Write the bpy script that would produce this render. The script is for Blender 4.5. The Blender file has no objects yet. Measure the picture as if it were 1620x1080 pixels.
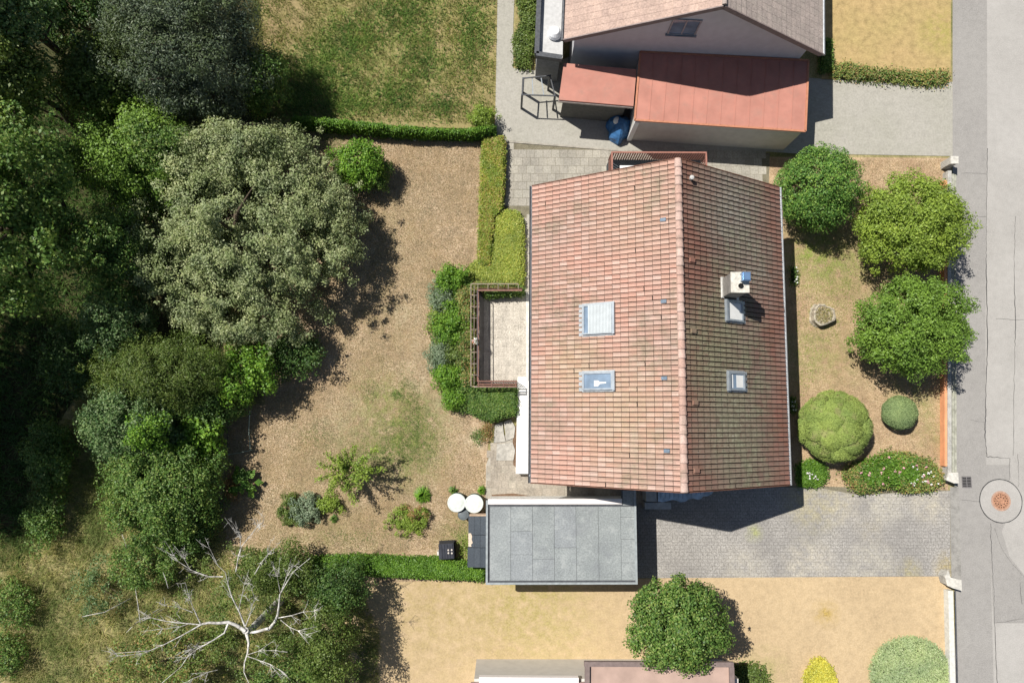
import bpy, math, random
import numpy as np
from mathutils import Vector, Matrix
random.seed(7)
rng = np.random.default_rng(11)
R = math.radians
sc = bpy.context.scene
col = sc.collection

# ------------------------------------------------------------------ camera
F, H = 1100.0, 34.0                      # focal length in photo pixels (1620 wide), flying height
fwd = Vector((0.0104, 0.1089, -1.0)).normalized()
rgt = fwd.cross(Vector((0, 1, 0))).normalized()
upv = rgt.cross(fwd)
cd = bpy.data.cameras.new('camera')
cam = bpy.data.objects.new('camera', cd)
col.objects.link(cam)
cam.matrix_world = Matrix((( rgt.x, upv.x, -fwd.x, 0), (rgt.y, upv.y, -fwd.y, 0), (rgt.z, upv.z, -fwd.z, H), (0, 0, 0, 1)))
cd.sensor_width = 36.0
cd.lens = 36.0 * F / 1620.0
cd.clip_start = 0.5
cd.clip_end = 1500
sc.camera = cam

def ray(px, py):
    return (fwd * F + rgt * (px - 810) - upv * (py - 540))
def G(px, py, z=0.0):
    d = ray(px, py)
    return Vector((0, 0, H)) + d * ((z - H) / d.z)
def mpp(z):                               # metres per photo pixel at height z
    return (H - z) / F

# ------------------------------------------------------------------ light
sun_dir = Vector((-0.5512, 0.3592, 1.0)).normalized()      # towards the sun
elev = math.asin(sun_dir.z)
w = bpy.data.worlds.new('World'); sc.world = w; w.use_nodes = True
nt = w.node_tree; nt.nodes.clear()
sky = nt.nodes.new('ShaderNodeTexSky'); sky.sky_type = 'NISHITA'; sky.sun_disc = False
sky.sun_elevation = elev
sky.sun_rotation = math.atan2(sun_dir.x, sun_dir.y)
bg = nt.nodes.new('ShaderNodeBackground'); bg.inputs[1].default_value = 0.05
wo = nt.nodes.new('ShaderNodeOutputWorld')
nt.links.new(sky.outputs[0], bg.inputs[0]); nt.links.new(bg.outputs[0], wo.inputs[0])
ld = bpy.data.lights.new('sun', 'SUN'); ld.energy = 5.0; ld.angle = R(0.5); ld.color = (1.0, 0.955, 0.88)
lo = bpy.data.objects.new('sun', ld); col.objects.link(lo)
lo.rotation_euler = sun_dir.to_track_quat('Z', 'Y').to_euler()
lo.location = (-20, 13, 40)
sc.view_settings.view_transform = 'Standard'; sc.view_settings.look = 'None'
sc.view_settings.gamma = 1.0; sc.view_settings.exposure = 0.32
sc.cycles.max_bounces = 6; sc.cycles.transparent_max_bounces = 6

# ------------------------------------------------------------------ materials
def s2l(c):
    return tuple(((x / 255) / 12.92 if x / 255 <= 0.04045 else ((x / 255 + 0.055) / 1.055) ** 2.4) for x in c)
def newmat(name):
    m = bpy.data.materials.new(name); m.use_nodes = True
    t = m.node_tree; t.nodes.clear()
    return m, t
class NB:
    """small node builder"""
    def __init__(s, t): s.t = t; s.co = t.nodes.new('ShaderNodeTexCoord')
    def n(s, typ, **kw):
        o = s.t.nodes.new(typ)
        for k, v in kw.items(): setattr(o, k, v)
        return o
    def l(s, a, b): s.t.links.new(a, b)
    def noise(s, scale, detail=4, rough=0.55, vec=None, stretch=None, dist=0.0):
        o = s.n('ShaderNodeTexNoise'); o.inputs['Scale'].default_value = scale
        o.inputs['Detail'].default_value = detail; o.inputs['Roughness'].default_value = rough
        o.inputs['Distortion'].default_value = dist
        v = vec or s.co.outputs['Object']
        if stretch:
            mp = s.n('ShaderNodeMapping'); mp.inputs['Scale'].default_value = stretch
            s.l(v, mp.inputs[0]); v = mp.outputs[0]
        s.l(v, o.inputs['Vector']); return o.outputs['Fac']
    def ramp(s, fac, stops, interp='LINEAR'):
        o = s.n('ShaderNodeValToRGB'); cr = o.color_ramp; cr.interpolation = interp
        while len(cr.elements) < len(stops): cr.elements.new(0.5)
        for e, (p, c) in zip(cr.elements, stops):
            e.position = p; e.color = (*c, 1) if len(c) == 3 else c
        s.l(fac, o.inputs[0]); return o.outputs[0]
    def maprange(s, fac, a, b, c=0.0, d=1.0):
        o = s.n('ShaderNodeMapRange'); s.l(fac, o.inputs[0])
        for i, v in enumerate((a, b, c, d)): o.inputs[i + 1].default_value = v
        return o.outputs[0]
    def mix(s, fac, a, b, blend='MIX'):
        o = s.n('ShaderNodeMix', data_type='RGBA', blend_type=blend)
        if isinstance(fac, (int, float)): o.inputs[0].default_value = fac
        else: s.l(fac, o.inputs[0])
        for i, v in ((6, a), (7, b)):
            if isinstance(v, tuple): o.inputs[i].default_value = (*v, 1)
            else: s.l(v, o.inputs[i])
        return o.outputs[2]
    def math(s, op, a, b=0.0, clamp=False):
        o = s.n('ShaderNodeMath', operation=op, use_clamp=clamp)
        for i, v in ((0, a), (1, b)):
            if isinstance(v, (int, float)): o.inputs[i].default_value = v
            else: s.l(v, o.inputs[i])
        return o.outputs[0]
    def blob(s, p, r, soft):
        o = s.n('ShaderNodeVectorMath', operation='DISTANCE'); s.l(s.co.outputs['Object'], o.inputs[0])
        o.inputs[1].default_value = (p[0], p[1], 0)
        return s.maprange(o.outputs['Value'], r + soft, r - soft)
    def island(s):
        return s.n('ShaderNodeNewGeometry').outputs['Random Per Island']
    def out(s, color, rough=0.85, bump=None, bstr=0.3, bdist=0.02, metal=0.0, spec=0.3, extra=None):
        p = s.n('ShaderNodeBsdfPrincipled')
        if isinstance(color, tuple): p.inputs['Base Color'].default_value = (*color, 1)
        else: s.l(color, p.inputs['Base Color'])
        p.inputs['Roughness'].default_value = rough; p.inputs['Metallic'].default_value = metal
        p.inputs['Specular IOR Level'].default_value = spec
        if bump is not None:
            b = s.n('ShaderNodeBump'); b.inputs['Strength'].default_value = bstr; b.inputs['Distance'].default_value = bdist
            s.l(bump, b.inputs['Height']); s.l(b.outputs[0], p.inputs['Normal'])
        o = s.n('ShaderNodeOutputMaterial'); s.l(p.outputs[0], o.inputs[0])
        return p
def plain(name, c, rough=0.6, var=0.12, scale=6.0, metal=0.0, spec=0.3, bump=0.15, grime=None):
    """plain paint/plastic/metal with slight blotches"""
    m, t = newmat(name); b = NB(t)
    f = b.noise(scale, 5)
    lo_ = tuple(x * (1 - var * 1.6) for x in c); hi = tuple(min(1, x * (1 + var)) for x in c)
    cc = b.ramp(f, [(0.3, lo_), (0.7, hi)])
    if grime:
        g = b.noise(2.3, 6, 0.65); cc = b.mix(b.maprange(g, 0.5, 0.72, 0, 0.8), cc, grime)
    b.out(cc, rough, b.noise(scale * 9, 3), bump, 0.01, metal, spec)
    return m
def grain(name, c1, c2, c3, fine=28.0, coarse=0.6, rough=0.95, bump=0.5, patches=None, speck=None, c4=None, mk=1.0, blocks=None):
    """granular ground: fine grain of three colours over broad tone changes; patches=[(center, r, soft, color, strength)]"""
    m, t = newmat(name); b = NB(t)
    fg = b.noise(fine, 6, 0.75)
    base = b.ramp(fg, [(0.34, c1), (0.5, c2), (0.66, c3)])
    cg = b.noise(coarse, 6, 0.6, dist=0.3)
    base = b.mix(b.maprange(cg, 0.4, 0.66, 0, 0.75), base, b.ramp(b.noise(fine * 0.8, 5, 0.75), [(0.36, tuple(x * 0.72 for x in (c4 or c2))), (0.62, tuple(x * 1.15 for x in (c4 or c2)))]))
    mid = b.noise(3.1, 6, 0.6)
    base = b.mix(1.0, base, b.ramp(mid, [(0.3, (1 - .26 * mk,) * 3), (0.5, (1, 1, 1)), (0.72, (1 + .18 * mk,) * 3)]), 'MULTIPLY')
    for (p, r, soft, c, st) in (patches or []):
        k = b.math('MULTIPLY', b.blob(p, r, soft), b.maprange(b.noise(2.2, 6, 0.7), 0.36, 0.62, 0, st), True)
        gcol = b.ramp(b.noise(fine * 0.9, 5, 0.7), [(0.35, tuple(x * 0.6 for x in c)), (0.65, tuple(x * 1.25 for x in c))])
        base = b.mix(k, base, gcol)
    if speck:
        v = b.n('ShaderNodeTexVoronoi'); v.inputs['Scale'].default_value = speck[1]; b.l(b.co.outputs['Object'], v.inputs['Vector'])
        base = b.mix(b.maprange(v.outputs['Distance'], speck[2], speck[2] * 0.5, 0, speck[3]), base, speck[0])
    if blocks:
        br_ = b.n('ShaderNodeTexBrick'); b.l(b.co.outputs['Object'], br_.inputs['Vector'])
        br_.inputs['Scale'].default_value = 1.0; br_.inputs['Brick Width'].default_value = blocks[0]; br_.inputs['Row Height'].default_value = blocks[1]
        br_.inputs['Mortar Size'].default_value = .014; br_.inputs['Mortar Smooth'].default_value = .3
        br_.inputs['Color1'].default_value = (1.12, 1.12, 1.12, 1); br_.inputs['Color2'].default_value = (.92, .91, .9, 1); br_.inputs['Mortar'].default_value = (.5, .48, .46, 1)
        base = b.mix(.45, base, br_.outputs['Color'], 'MULTIPLY')
    b.out(base, rough, fg, bump, 0.03, spec=0.15)
    return m
def leafmat(name, cols, trans=0.28, rough=0.5, blotch=None):
    """foliage: each leaf its own tint between the given colours"""
    m, t = newmat(name); b = NB(t)
    cols = [tuple(x * 1.3 for x in c_) for c_ in cols]
    k = len(cols)
    c = b.ramp(b.island(), [((i + 0.5) / k, x) for i, x in enumerate(cols)])
    n = b.noise(0.9, 3, 0.6)
    c = b.mix(1.0, c, b.ramp(n, [(0.3, (0.72, 0.78, 0.75)), (0.7, (1.2, 1.16, 1.0))]), 'MULTIPLY')
    if blotch:
        c = b.mix(b.maprange(b.noise(blotch[1], 4, 0.6), blotch[2], blotch[2] + 0.12, 0, blotch[3]), c, blotch[0])
    p = b.n('ShaderNodeBsdfPrincipled'); b.l(c, p.inputs['Base Color']); p.inputs['Roughness'].default_value = rough
    p.inputs['Specular IOR Level'].default_value = 0.35
    tr = b.n('ShaderNodeBsdfTranslucent'); b.l(b.mix(1.0, c, (1.0, 1.0, 0.45), 'MULTIPLY'), tr.inputs[0])
    ms = b.n('ShaderNodeMixShader'); ms.inputs[0].default_value = trans
    b.l(p.outputs[0], ms.inputs[1]); b.l(tr.outputs[0], ms.inputs[2])
    o = b.n('ShaderNodeOutputMaterial'); b.l(ms.outputs[0], o.inputs[0])
    return m

# ------------------------------------------------------------------ mesh helpers
class MB:
    def __init__(s): s.v = []; s.f = []; s.m = []; s.sm = []
    def add(s, vs, fs, mi=0, smooth=False):
        o = len(s.v); s.v += [tuple(v) for v in vs]
        for f in fs: s.f.append([i + o for i in f]); s.m.append(mi); s.sm.append(smooth)
    def box(s, a, b, mi=0, fr=None):
        (x0, y0, z0), (x1, y1, z1) = a, b
        vs = [(x0,y0,z0),(x1,y0,z0),(x1,y1,z0),(x0,y1,z0),(x0,y0,z1),(x1,y0,z1),(x1,y1,z1),(x0,y1,z1)]
        if fr: vs = [fr(*v) for v in vs]
        s.add(vs, [(3,2,1,0),(4,5,6,7),(0,1,5,4),(1,2,6,5),(2,3,7,6),(3,0,4,7)], mi)
    def prism(s, poly, z0, z1, mi=0, top=None):
        """poly: ground outline (x,y); top: optional other outline"""
        n = len(poly); tp = top or poly
        zz0 = z0 if hasattr(z0, '__len__') else [z0] * n; zz1 = z1 if hasattr(z1, '__len__') else [z1] * n
        vs = [(p[0], p[1], zz0[i]) for i, p in enumerate(poly)] + [(p[0], p[1], zz1[i]) for i, p in enumerate(tp)]
        fs = [tuple(range(n - 1, -1, -1)), tuple(range(n, 2 * n))] + [(i, (i + 1) % n, n + (i + 1) % n, n + i) for i in range(n)]
        s.add(vs, fs, mi)
    def tube(s, pts, rad, seg=6, mi=0, caps=True):
        pts = [Vector(p) for p in pts]
        if not hasattr(rad, '__len__'): rad = [rad] * len(pts)
        rings = []; prev = None
        for i, p in enumerate(pts):
            d = (pts[min(i + 1, len(pts) - 1)] - pts[max(i - 1, 0)]).normalized()
            a = prev if prev is not None else (Vector((0, 0, 1)) if abs(d.z) < 0.9 else Vector((1, 0, 0)))
            u = (a - d * a.dot(d)).normalized(); v = d.cross(u); prev = u
            rings.append([p + (u * math.cos(2 * math.pi * k / seg) + v * math.sin(2 * math.pi * k / seg)) * rad[i] for k in range(seg)])
        vs = [q for r_ in rings for q in r_]; fs = []
        for i in range(len(pts) - 1):
            for k in range(seg):
                fs.append((i*seg+k, i*seg+(k+1)%seg, (i+1)*seg+(k+1)%seg, (i+1)*seg+k))
        s.add(vs, fs, mi, seg > 4)
        if caps:
            s.add([q for q in rings[0]], [tuple(range(seg - 1, -1, -1))], mi)
            s.add([q for q in rings[-1]], [tuple(range(seg))], mi)
    def bar(s, a, b, w_, h_, mi=0):
        """rectangular bar from a to b"""
        a = Vector(a); b = Vector(b); d = (b - a); L = d.length; d.normalize()
        up = Vector((0, 0, 1)) if abs(d.z) < 0.95 else Vector((0, 1, 0))
        x = d.cross(up).normalized(); z = x.cross(d)
        fr = lambda i, j, k: a + d * i + x * j + z * k
        s.box((0, -w_ / 2, -h_ / 2), (L, w_ / 2, h_ / 2), mi, fr)
    def lathe(s, prof, seg=24, c=(0, 0, 0), mi=0, wob=None):
        vs = []; n = len(prof)
        for k in range(seg):
            a = 2 * math.pi * k / seg; wv = wob[k] if wob is not None else 1
            for (r, z) in prof: vs.append((c[0] + math.cos(a) * r * wv, c[1] + math.sin(a) * r * wv, c[2] + z))
        fs = []
        for k in range(seg):
            k2 = (k + 1) % seg
            for i in range(n - 1): fs.append((k*n+i, k2*n+i, k2*n+i+1, k*n+i+1))
        s.add(vs, fs, mi, False)
        s.add([vs[k*n+n-1] for k in range(seg)], [tuple(range(seg))], mi)
        s.add([vs[k*n] for k in range(seg)], [tuple(range(seg - 1, -1, -1))], mi)
    def build(s, name, mats, parent=None, inv=None):
        me = bpy.data.meshes.new(name)
        vs = s.v if inv is None else [tuple(inv @ Vector(v)) for v in s.v]
        me.from_pydata(vs, [], s.f)
        for m in (mats if isinstance(mats, (list, tuple)) else [mats]): me.materials.append(m)
        me.polygons.foreach_set('material_index', s.m)
        me.polygons.foreach_set('use_smooth', s.sm)
        me.update()
        o = bpy.data.objects.new(name, me); col.objects.link(o)
        if parent is not None: o.parent = parent
        return o
def fastmesh(name, verts, k, mats, parent=None, midx=None):
    """verts (N*k,3) -> N separate k-gons"""
    n = len(verts) // k
    me = bpy.data.meshes.new(name)
    me.vertices.add(n * k); me.vertices.foreach_set('co', np.ascontiguousarray(verts, dtype=np.float32).ravel())
    me.loops.add(n * k); me.loops.foreach_set('vertex_index', np.arange(n * k, dtype=np.int32))
    me.polygons.add(n); me.polygons.foreach_set('loop_start', np.arange(0, n * k, k, dtype=np.int32))
    for m in (mats if isinstance(mats, (list, tuple)) else [mats]): me.materials.append(m)
    if midx is not None: me.polygons.foreach_set('material_index', midx.astype(np.int32))
    me.update(calc_edges=True); me.validate()
    o = bpy.data.objects.new(name, me); col.objects.link(o)
    if parent is not None: o.parent = parent
    return o
def tag(o, label, cat, group=None):
    o['label'] = label; o['category'] = cat
    if group: o['group'] = group
    return o
def thing(name, label, cat, loc=(0, 0, 0), rz=0.0, group=None):
    o = bpy.data.objects.new(name, None); o.empty_display_size = 0.3; col.objects.link(o)
    o.location = loc; o.rotation_euler = (0, 0, rz)
    return tag(o, label, cat, group)
def invof(o):
    return Matrix.Translation(Vector(o.location)) @ Matrix.Rotation(o.rotation_euler.z, 4, 'Z')
def struct(o): o['kind'] = 'structure'; return o
def stuff(o): o['kind'] = 'stuff'; return o
def L(px, z=0.0):
    return [tuple(G(x, y, z))[:2] for x, y in px]

# ------------------------------------------------------------------ foliage helpers
def unit(a): return a / np.maximum(np.linalg.norm(a, axis=1, keepdims=True), 1e-6)
def rdir(n): return unit(rng.normal(size=(n, 3)))
def leafquads(P, N, size, aspect=0.6, jit=0.5, sv=0.35):
    n = len(P); N = unit(N + rng.normal(size=(n, 3)) * jit)
    T = unit(np.cross(N, rdir(n))); B = np.cross(N, T)
    s_ = size * (1 + sv * rng.uniform(-1, 1, (n, 1)))
    V = np.empty((n, 4, 3)); fold = N * s_ * 0.12
    V[:, 0] = P - T * s_ * 0.5; V[:, 1] = P + B * s_ * 0.5 * aspect + fold
    V[:, 2] = P + T * s_ * 0.5; V[:, 3] = P - B * s_ * 0.5 * aspect + fold
    return V.reshape(-1, 3)
def crown_points(rad, nclump, rc, lpc, lob=0.12, low=-0.25, inner=0.35, flat=0.75, shell=0.5, edge=1.0, upb=0.45):
    """leaf centres and normals of a clumpy crown round the origin; rad=(rx,ry,rz)"""
    rad = np.array(rad); ph = rng.uniform(0, 6.28, 6); fr_ = rng.uniform(1.5, 3.5, (3, 3))
    i = np.arange(nclump) + 0.5
    z = 1 - (1 - low) * i / nclump; a = np.pi * (1 + 5 ** 0.5) * i + rng.normal(0, 0.25, nclump)
    z = np.clip(z + rng.normal(0, 0.05, nclump), -1, 1)
    r = np.sqrt(np.maximum(0, 1 - z * z)); D = np.stack([r * np.cos(a), r * np.sin(a), z], 1)
    f = 1 + lob * (np.sin(D @ fr_[0] * 2 + ph[0]) + 0.7 * np.sin(D @ fr_[1] * 3 + ph[1]))
    f *= rng.uniform(0.80, 1.03, nclump) * edge
    out_ = rng.uniform(0, 1, nclump) < 0.12; f[out_] *= rng.uniform(1.06, 1.2, out_.sum())
    C = D * rad * f[:, None]
    ni = int(nclump * inner)
    Di = rdir(ni); Di[:, 2] = np.abs(Di[:, 2]) * 0.9 - 0.1
    C = np.concatenate([C, Di * rad * rng.uniform(0.45, 0.8, (ni, 1))]); D = np.concatenate([D, Di])
    cr = rc * rng.uniform(0.5, 1.45, len(C)); cr[:nclump][out_] *= 0.6
    cnt = np.maximum(4, (lpc * (cr / rc) ** 2)).astype(int)
    idx = np.repeat(np.arange(len(C)), cnt); n = len(idx)
    d = rdir(n); rr = cr[idx] * (shell + (1 - shell) * rng.uniform(0, 1, n))
    P = C[idx] + d * rr[:, None] * np.array([1, 1, flat])
    N = unit(d * 0.6 + unit(D[idx] * (1 / rad)) * 0.5 + np.array([0, 0, upb]))
    return P, N, C
def limbs(mb, base, C, h0, r0, n=7, mi=0, seg=7, spread=1.0):
    """tapered trunk and limbs that reach towards clumps C (world space)"""
    base = Vector(base); top = Vector((C[:, 0].mean(), C[:, 1].mean(), C[:, 2].max() * 0.75 + base.z * 0.25))
    zt = max(h0, 0.3)
    mid = base.lerp(top, 0.5) + Vector((random.uniform(-.1, .1), random.uniform(-.1, .1), 0)) * (top.z - base.z) * 0.4
    mb.tube([base, Vector((base.x, base.y, base.z + zt * 0.5)), mid, top], [r0 * 1.25, r0, r0 * 0.6, r0 * 0.15], seg, mi)
    idx = rng.choice(len(C), min(n, len(C)), replace=False)
    for k in idx:
        e = Vector(C[k]); t = random.uniform(0.25, 0.8); s0 = base.lerp(mid, t) if t < 0.5 else mid.lerp(top, t - 0.4)
        if s0.z > e.z + 0.6: s0 = base.lerp(mid, 0.4)
        m1 = s0.lerp(e, 0.5) + Vector((random.uniform(-1, 1), random.uniform(-1, 1), random.uniform(0, 1))) * (e - s0).length * 0.1
        mb.tube([s0, m1, e], [r0 * 0.42, r0 * 0.25, r0 * 0.06], 5, mi)
def plant(name, label, cat, px, py, rx, ry, cz, rz, leaf, mat, nclump=60, rc=0.45, lpc=120, trunk=None, tr=0.12, nl=8,
          group=None, asp=0.6, jit=0.5, foot=None, extra=None, **kw):
    """crown centre seen at photo pixel (px,py) at height cz; rx, ry in photo pixels, rz in metres"""
    c = G(px, py, cz); k = mpp(cz)
    P, N, C = crown_points((rx * k, ry * k, rz), nclump, rc, lpc, **kw)
    off = np.array([0, 0, cz])
    keep = (P[:, 2] + cz) > 0.02
    P = (P + off)[keep]; N = N[keep]; C = C + off
    base = thing(name, label, cat, (c.x, c.y, 0), 0, group)
    if extra is not None:
        P2, N2 = extra(); P = np.concatenate([P, P2]); N = np.concatenate([N, N2])
    fastmesh('crown', leafquads(P, N, leaf, asp, jit), 4, mat, base)
    mb = MB(); Cc = C[C[:, 2] > 0.1]
    limbs(mb, (foot or (0, 0, -0.05)), Cc, cz - rz * 0.6, tr, nl)
    mb.build('trunk' if tr > 0.05 else 'stem', trunk or M['bark'], base)
    return base
def pts_in_poly(poly, n):
    poly = np.array(poly); lo_, hi = poly.min(0), poly.max(0); out = []
    tot = 0
    while tot < n:
        q = rng.uniform(lo_, hi, (n * 2, 2)); ins = np.zeros(len(q), bool); j = len(poly) - 1
        for i in range(len(poly)):
            xi, yi = poly[i]; xj, yj = poly[j]
            cnd = ((yi > q[:, 1]) != (yj > q[:, 1])) & (q[:, 0] < (xj - xi) * (q[:, 1] - yi) / (yj - yi + 1e-12) + xi)
            ins ^= cnd; j = i
        out.append(q[ins]); tot += ins.sum()
    return np.concatenate(out)[:n]
def edge_dist(poly, q):
    poly = np.array(poly); d = np.full(len(q), 1e9)
    for i in range(len(poly)):
        a = poly[i - 1]; b = poly[i]; ab = b - a
        t = np.clip(((q - a) @ ab) / (ab @ ab), 0, 1)
        d = np.minimum(d, np.linalg.norm(q - (a + t[:, None] * ab), axis=1))
    return d
def bumps(q, s):
    ph = [1.3, 4.1, 2.2]
    return (np.sin(q[:, 0] * 3.1 / s + ph[0] + np.sin(q[:, 1] * 2.3 / s)) + np.sin(q[:, 1] * 3.7 / s + ph[1] + np.sin(q[:, 0] * 2.9 / s)) + np.sin((q[:, 0] + q[:, 1]) * 6.1 / s + ph[2])) / 3
def mass(name, label, cat, poly_px, h, n, leaf, mat, bs=1.0, bump=0.15, round_=0.25, z0=0.0, core=None, asp=0.65, jit=0.5, part='foliage', group=None, depth=0.25, ragged=0.06):
    """hedge or low dense planting over an outline: leaves over a bumpy top and steep sides"""
    pw = L(poly_px, z0 + h * 0.8); c = np.mean(pw, 0); poly = [tuple(np.array(p) - c) for p in pw]
    q = pts_in_poly(poly, n); d = edge_dist(poly, q)
    e = np.clip(d / round_, 0, 1); top = h * (np.sqrt(1 - (1 - e) ** 2) * 0.75 + 0.25) * (1 + bump * bumps(q + c, bs))
    z = top - rng.uniform(0, 1, n) ** 2 * np.minimum(depth + (1 - e) * h * 1.4, top * 0.97)
    q = q + rng.normal(0, ragged, q.shape)
    P = np.column_stack([q, z + z0]); g = unit(np.column_stack([q * 0 + rng.normal(0, .3, q.shape), np.ones(n)]))
    root = thing(name, label, cat, (c[0], c[1], 0), 0, group)
    fastmesh(part, leafquads(P, g, leaf, asp, jit), 4, mat, root)
    mb = MB(); cc = np.zeros(2)
    inner = [tuple(np.array(p) * 1.0 - (np.array(p) / max(0.01, np.linalg.norm(p))) * min(0.14, 0.2 * np.linalg.norm(p))) for p in poly]
    mb.prism(inner, z0 + 0.0, z0 + h * 0.55, 0)  # solid dark block stands in for the shaded inside of the planting
    mb.build('shade_core', M['shade_core'], root)
    return root

M = {}
M['bark'] = plain('bark', (0.11, 0.085, 0.06), 0.95, 0.3, 12, bump=0.8)
M['birchbark'] = plain('birch_bark', (0.64, 0.62, 0.58), 0.8, 0.4, 7, bump=0.5, grime=(0.14, 0.12, 0.1))
M['shade_core'] = plain('shade_core', (0.035, 0.04, 0.02), 1.0, 0.4, 20, bump=1.0)  # near-black twig colour, so gaps between leaves read as inner shade
M['leaf_silver'] = leafmat('leaf_silver', [(0.16, 0.205, 0.09), (0.245, 0.285, 0.15), (0.33, 0.36, 0.22), (0.2, 0.255, 0.105), (0.28, 0.3, 0.17)], 0.25, blotch=((0.15, 0.21, 0.07), 0.6, 0.52, 0.6))
M['leaf_mid'] = leafmat('leaf_mid', [(0.055, 0.11, 0.024), (0.085, 0.165, 0.034), (0.12, 0.21, 0.048), (0.19, 0.25, 0.07)])
M['leaf_lime'] = leafmat('leaf_lime', [(0.15, 0.22, 0.032), (0.21, 0.29, 0.048), (0.26, 0.34, 0.065), (0.17, 0.25, 0.04)])
M['leaf_maple'] = leafmat('leaf_maple', [(0.1, 0.18, 0.03), (0.14, 0.24, 0.04), (0.18, 0.29, 0.05), (0.12, 0.2, 0.035)])
M['leaf_box'] = leafmat('leaf_box', [(0.05, 0.12, 0.022), (0.08, 0.175, 0.034), (0.11, 0.22, 0.045), (0.19, 0.29, 0.06)], 0.2)
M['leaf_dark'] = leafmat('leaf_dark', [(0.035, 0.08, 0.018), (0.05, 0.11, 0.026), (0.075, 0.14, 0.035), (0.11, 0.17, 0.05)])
M['leaf_blue'] = leafmat('leaf_blue', [(0.05, 0.105, 0.035), (0.08, 0.15, 0.05), (0.12, 0.19, 0.075), (0.17, 0.23, 0.11)])
M['leaf_conifer'] = leafmat('leaf_conifer', [(0.05, 0.075, 0.05), (0.075, 0.1, 0.07), (0.1, 0.13, 0.09), (0.07, 0.1, 0.04)], 0.1, blotch=((0.075, 0.11, 0.025), 0.35, 0.5, 0.7))
M['leaf_olive'] = leafmat('leaf_olive', [(0.07, 0.11, 0.022), (0.11, 0.155, 0.035), (0.16, 0.2, 0.06), (0.09, 0.15, 0.03)])
M['leaf_bright'] = leafmat('leaf_bright', [(0.08, 0.18, 0.02), (0.13, 0.25, 0.03), (0.18, 0.3, 0.04)])
M['leaf_thuja'] = leafmat('leaf_thuja', [(0.19, 0.25, 0.065), (0.23, 0.3, 0.085), (0.27, 0.34, 0.1), (0.24, 0.31, 0.085)], 0.15, 0.7, blotch=((0.36, 0.33, 0.16), 1.6, 0.55, 0.6))
M['leaf_spruce'] = leafmat('leaf_spruce', [(0.13, 0.19, 0.08), (0.18, 0.24, 0.11), (0.22, 0.28, 0.13)], 0.12, 0.7)
M['leaf_hedge'] = leafmat('leaf_hedge', [(0.06, 0.14, 0.015), (0.1, 0.2, 0.025), (0.14, 0.25, 0.035)])
M['leaf_hedge_yellow'] = leafmat('leaf_hedge_yellow', [(0.14, 0.2, 0.03), (0.22, 0.28, 0.04), (0.3, 0.32, 0.06), (0.32, 0.22, 0.08)], 0.2, blotch=((0.16, 0.25, 0.035), 1.2, 0.5, 0.7))
M['leaf_cover_yellow'] = leafmat('leaf_cover_yellow', [(0.2, 0.26, 0.04), (0.27, 0.31, 0.06), (0.36, 0.36, 0.09), (0.17, 0.24, 0.045)], 0.2)
M['leaf_bed'] = leafmat('leaf_bed', [(0.08, 0.14, 0.035), (0.14, 0.21, 0.05), (0.22, 0.26, 0.08), (0.3, 0.2, 0.09)])
M['leaf_grey'] = leafmat('leaf_grey', [(0.13, 0.18, 0.12), (0.19, 0.25, 0.17), (0.25, 0.3, 0.22)])
M['leaf_red'] = leafmat('leaf_red', [(0.28, 0.14, 0.07), (0.32, 0.2, 0.09), (0.2, 0.2, 0.06)])
M['leaf_dry'] = leafmat('leaf_dry', [(0.34, 0.27, 0.15), (0.42, 0.33, 0.19), (0.3, 0.25, 0.12), (0.25, 0.26, 0.09)], 0.2, 0.8)
M['grass_wild'] = leafmat('grass_wild', [(0.16, 0.2, 0.06), (0.24, 0.27, 0.09), (0.36, 0.33, 0.15), (0.44, 0.38, 0.2)], 0.25, 0.7, blotch=((0.12, 0.19, 0.045), 0.5, 0.48, 0.7))
M['grass_dry'] = leafmat('grass_dry', [(0.26, 0.19, 0.12), (0.38, 0.29, 0.19), (0.48, 0.385, 0.27), (0.2, 0.185, 0.09)], 0.15, 0.9)
M['flower_pink'] = plain('flower_pink', (0.7, 0.38, 0.42), 0.6, 0.25, 20)
M['flower_white'] = plain('flower_white', (0.75, 0.74, 0.7), 0.6, 0.15, 20)
M['flower_red'] = plain('flower_red', (0.5, 0.06, 0.03), 0.6, 0.2, 20)

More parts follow.
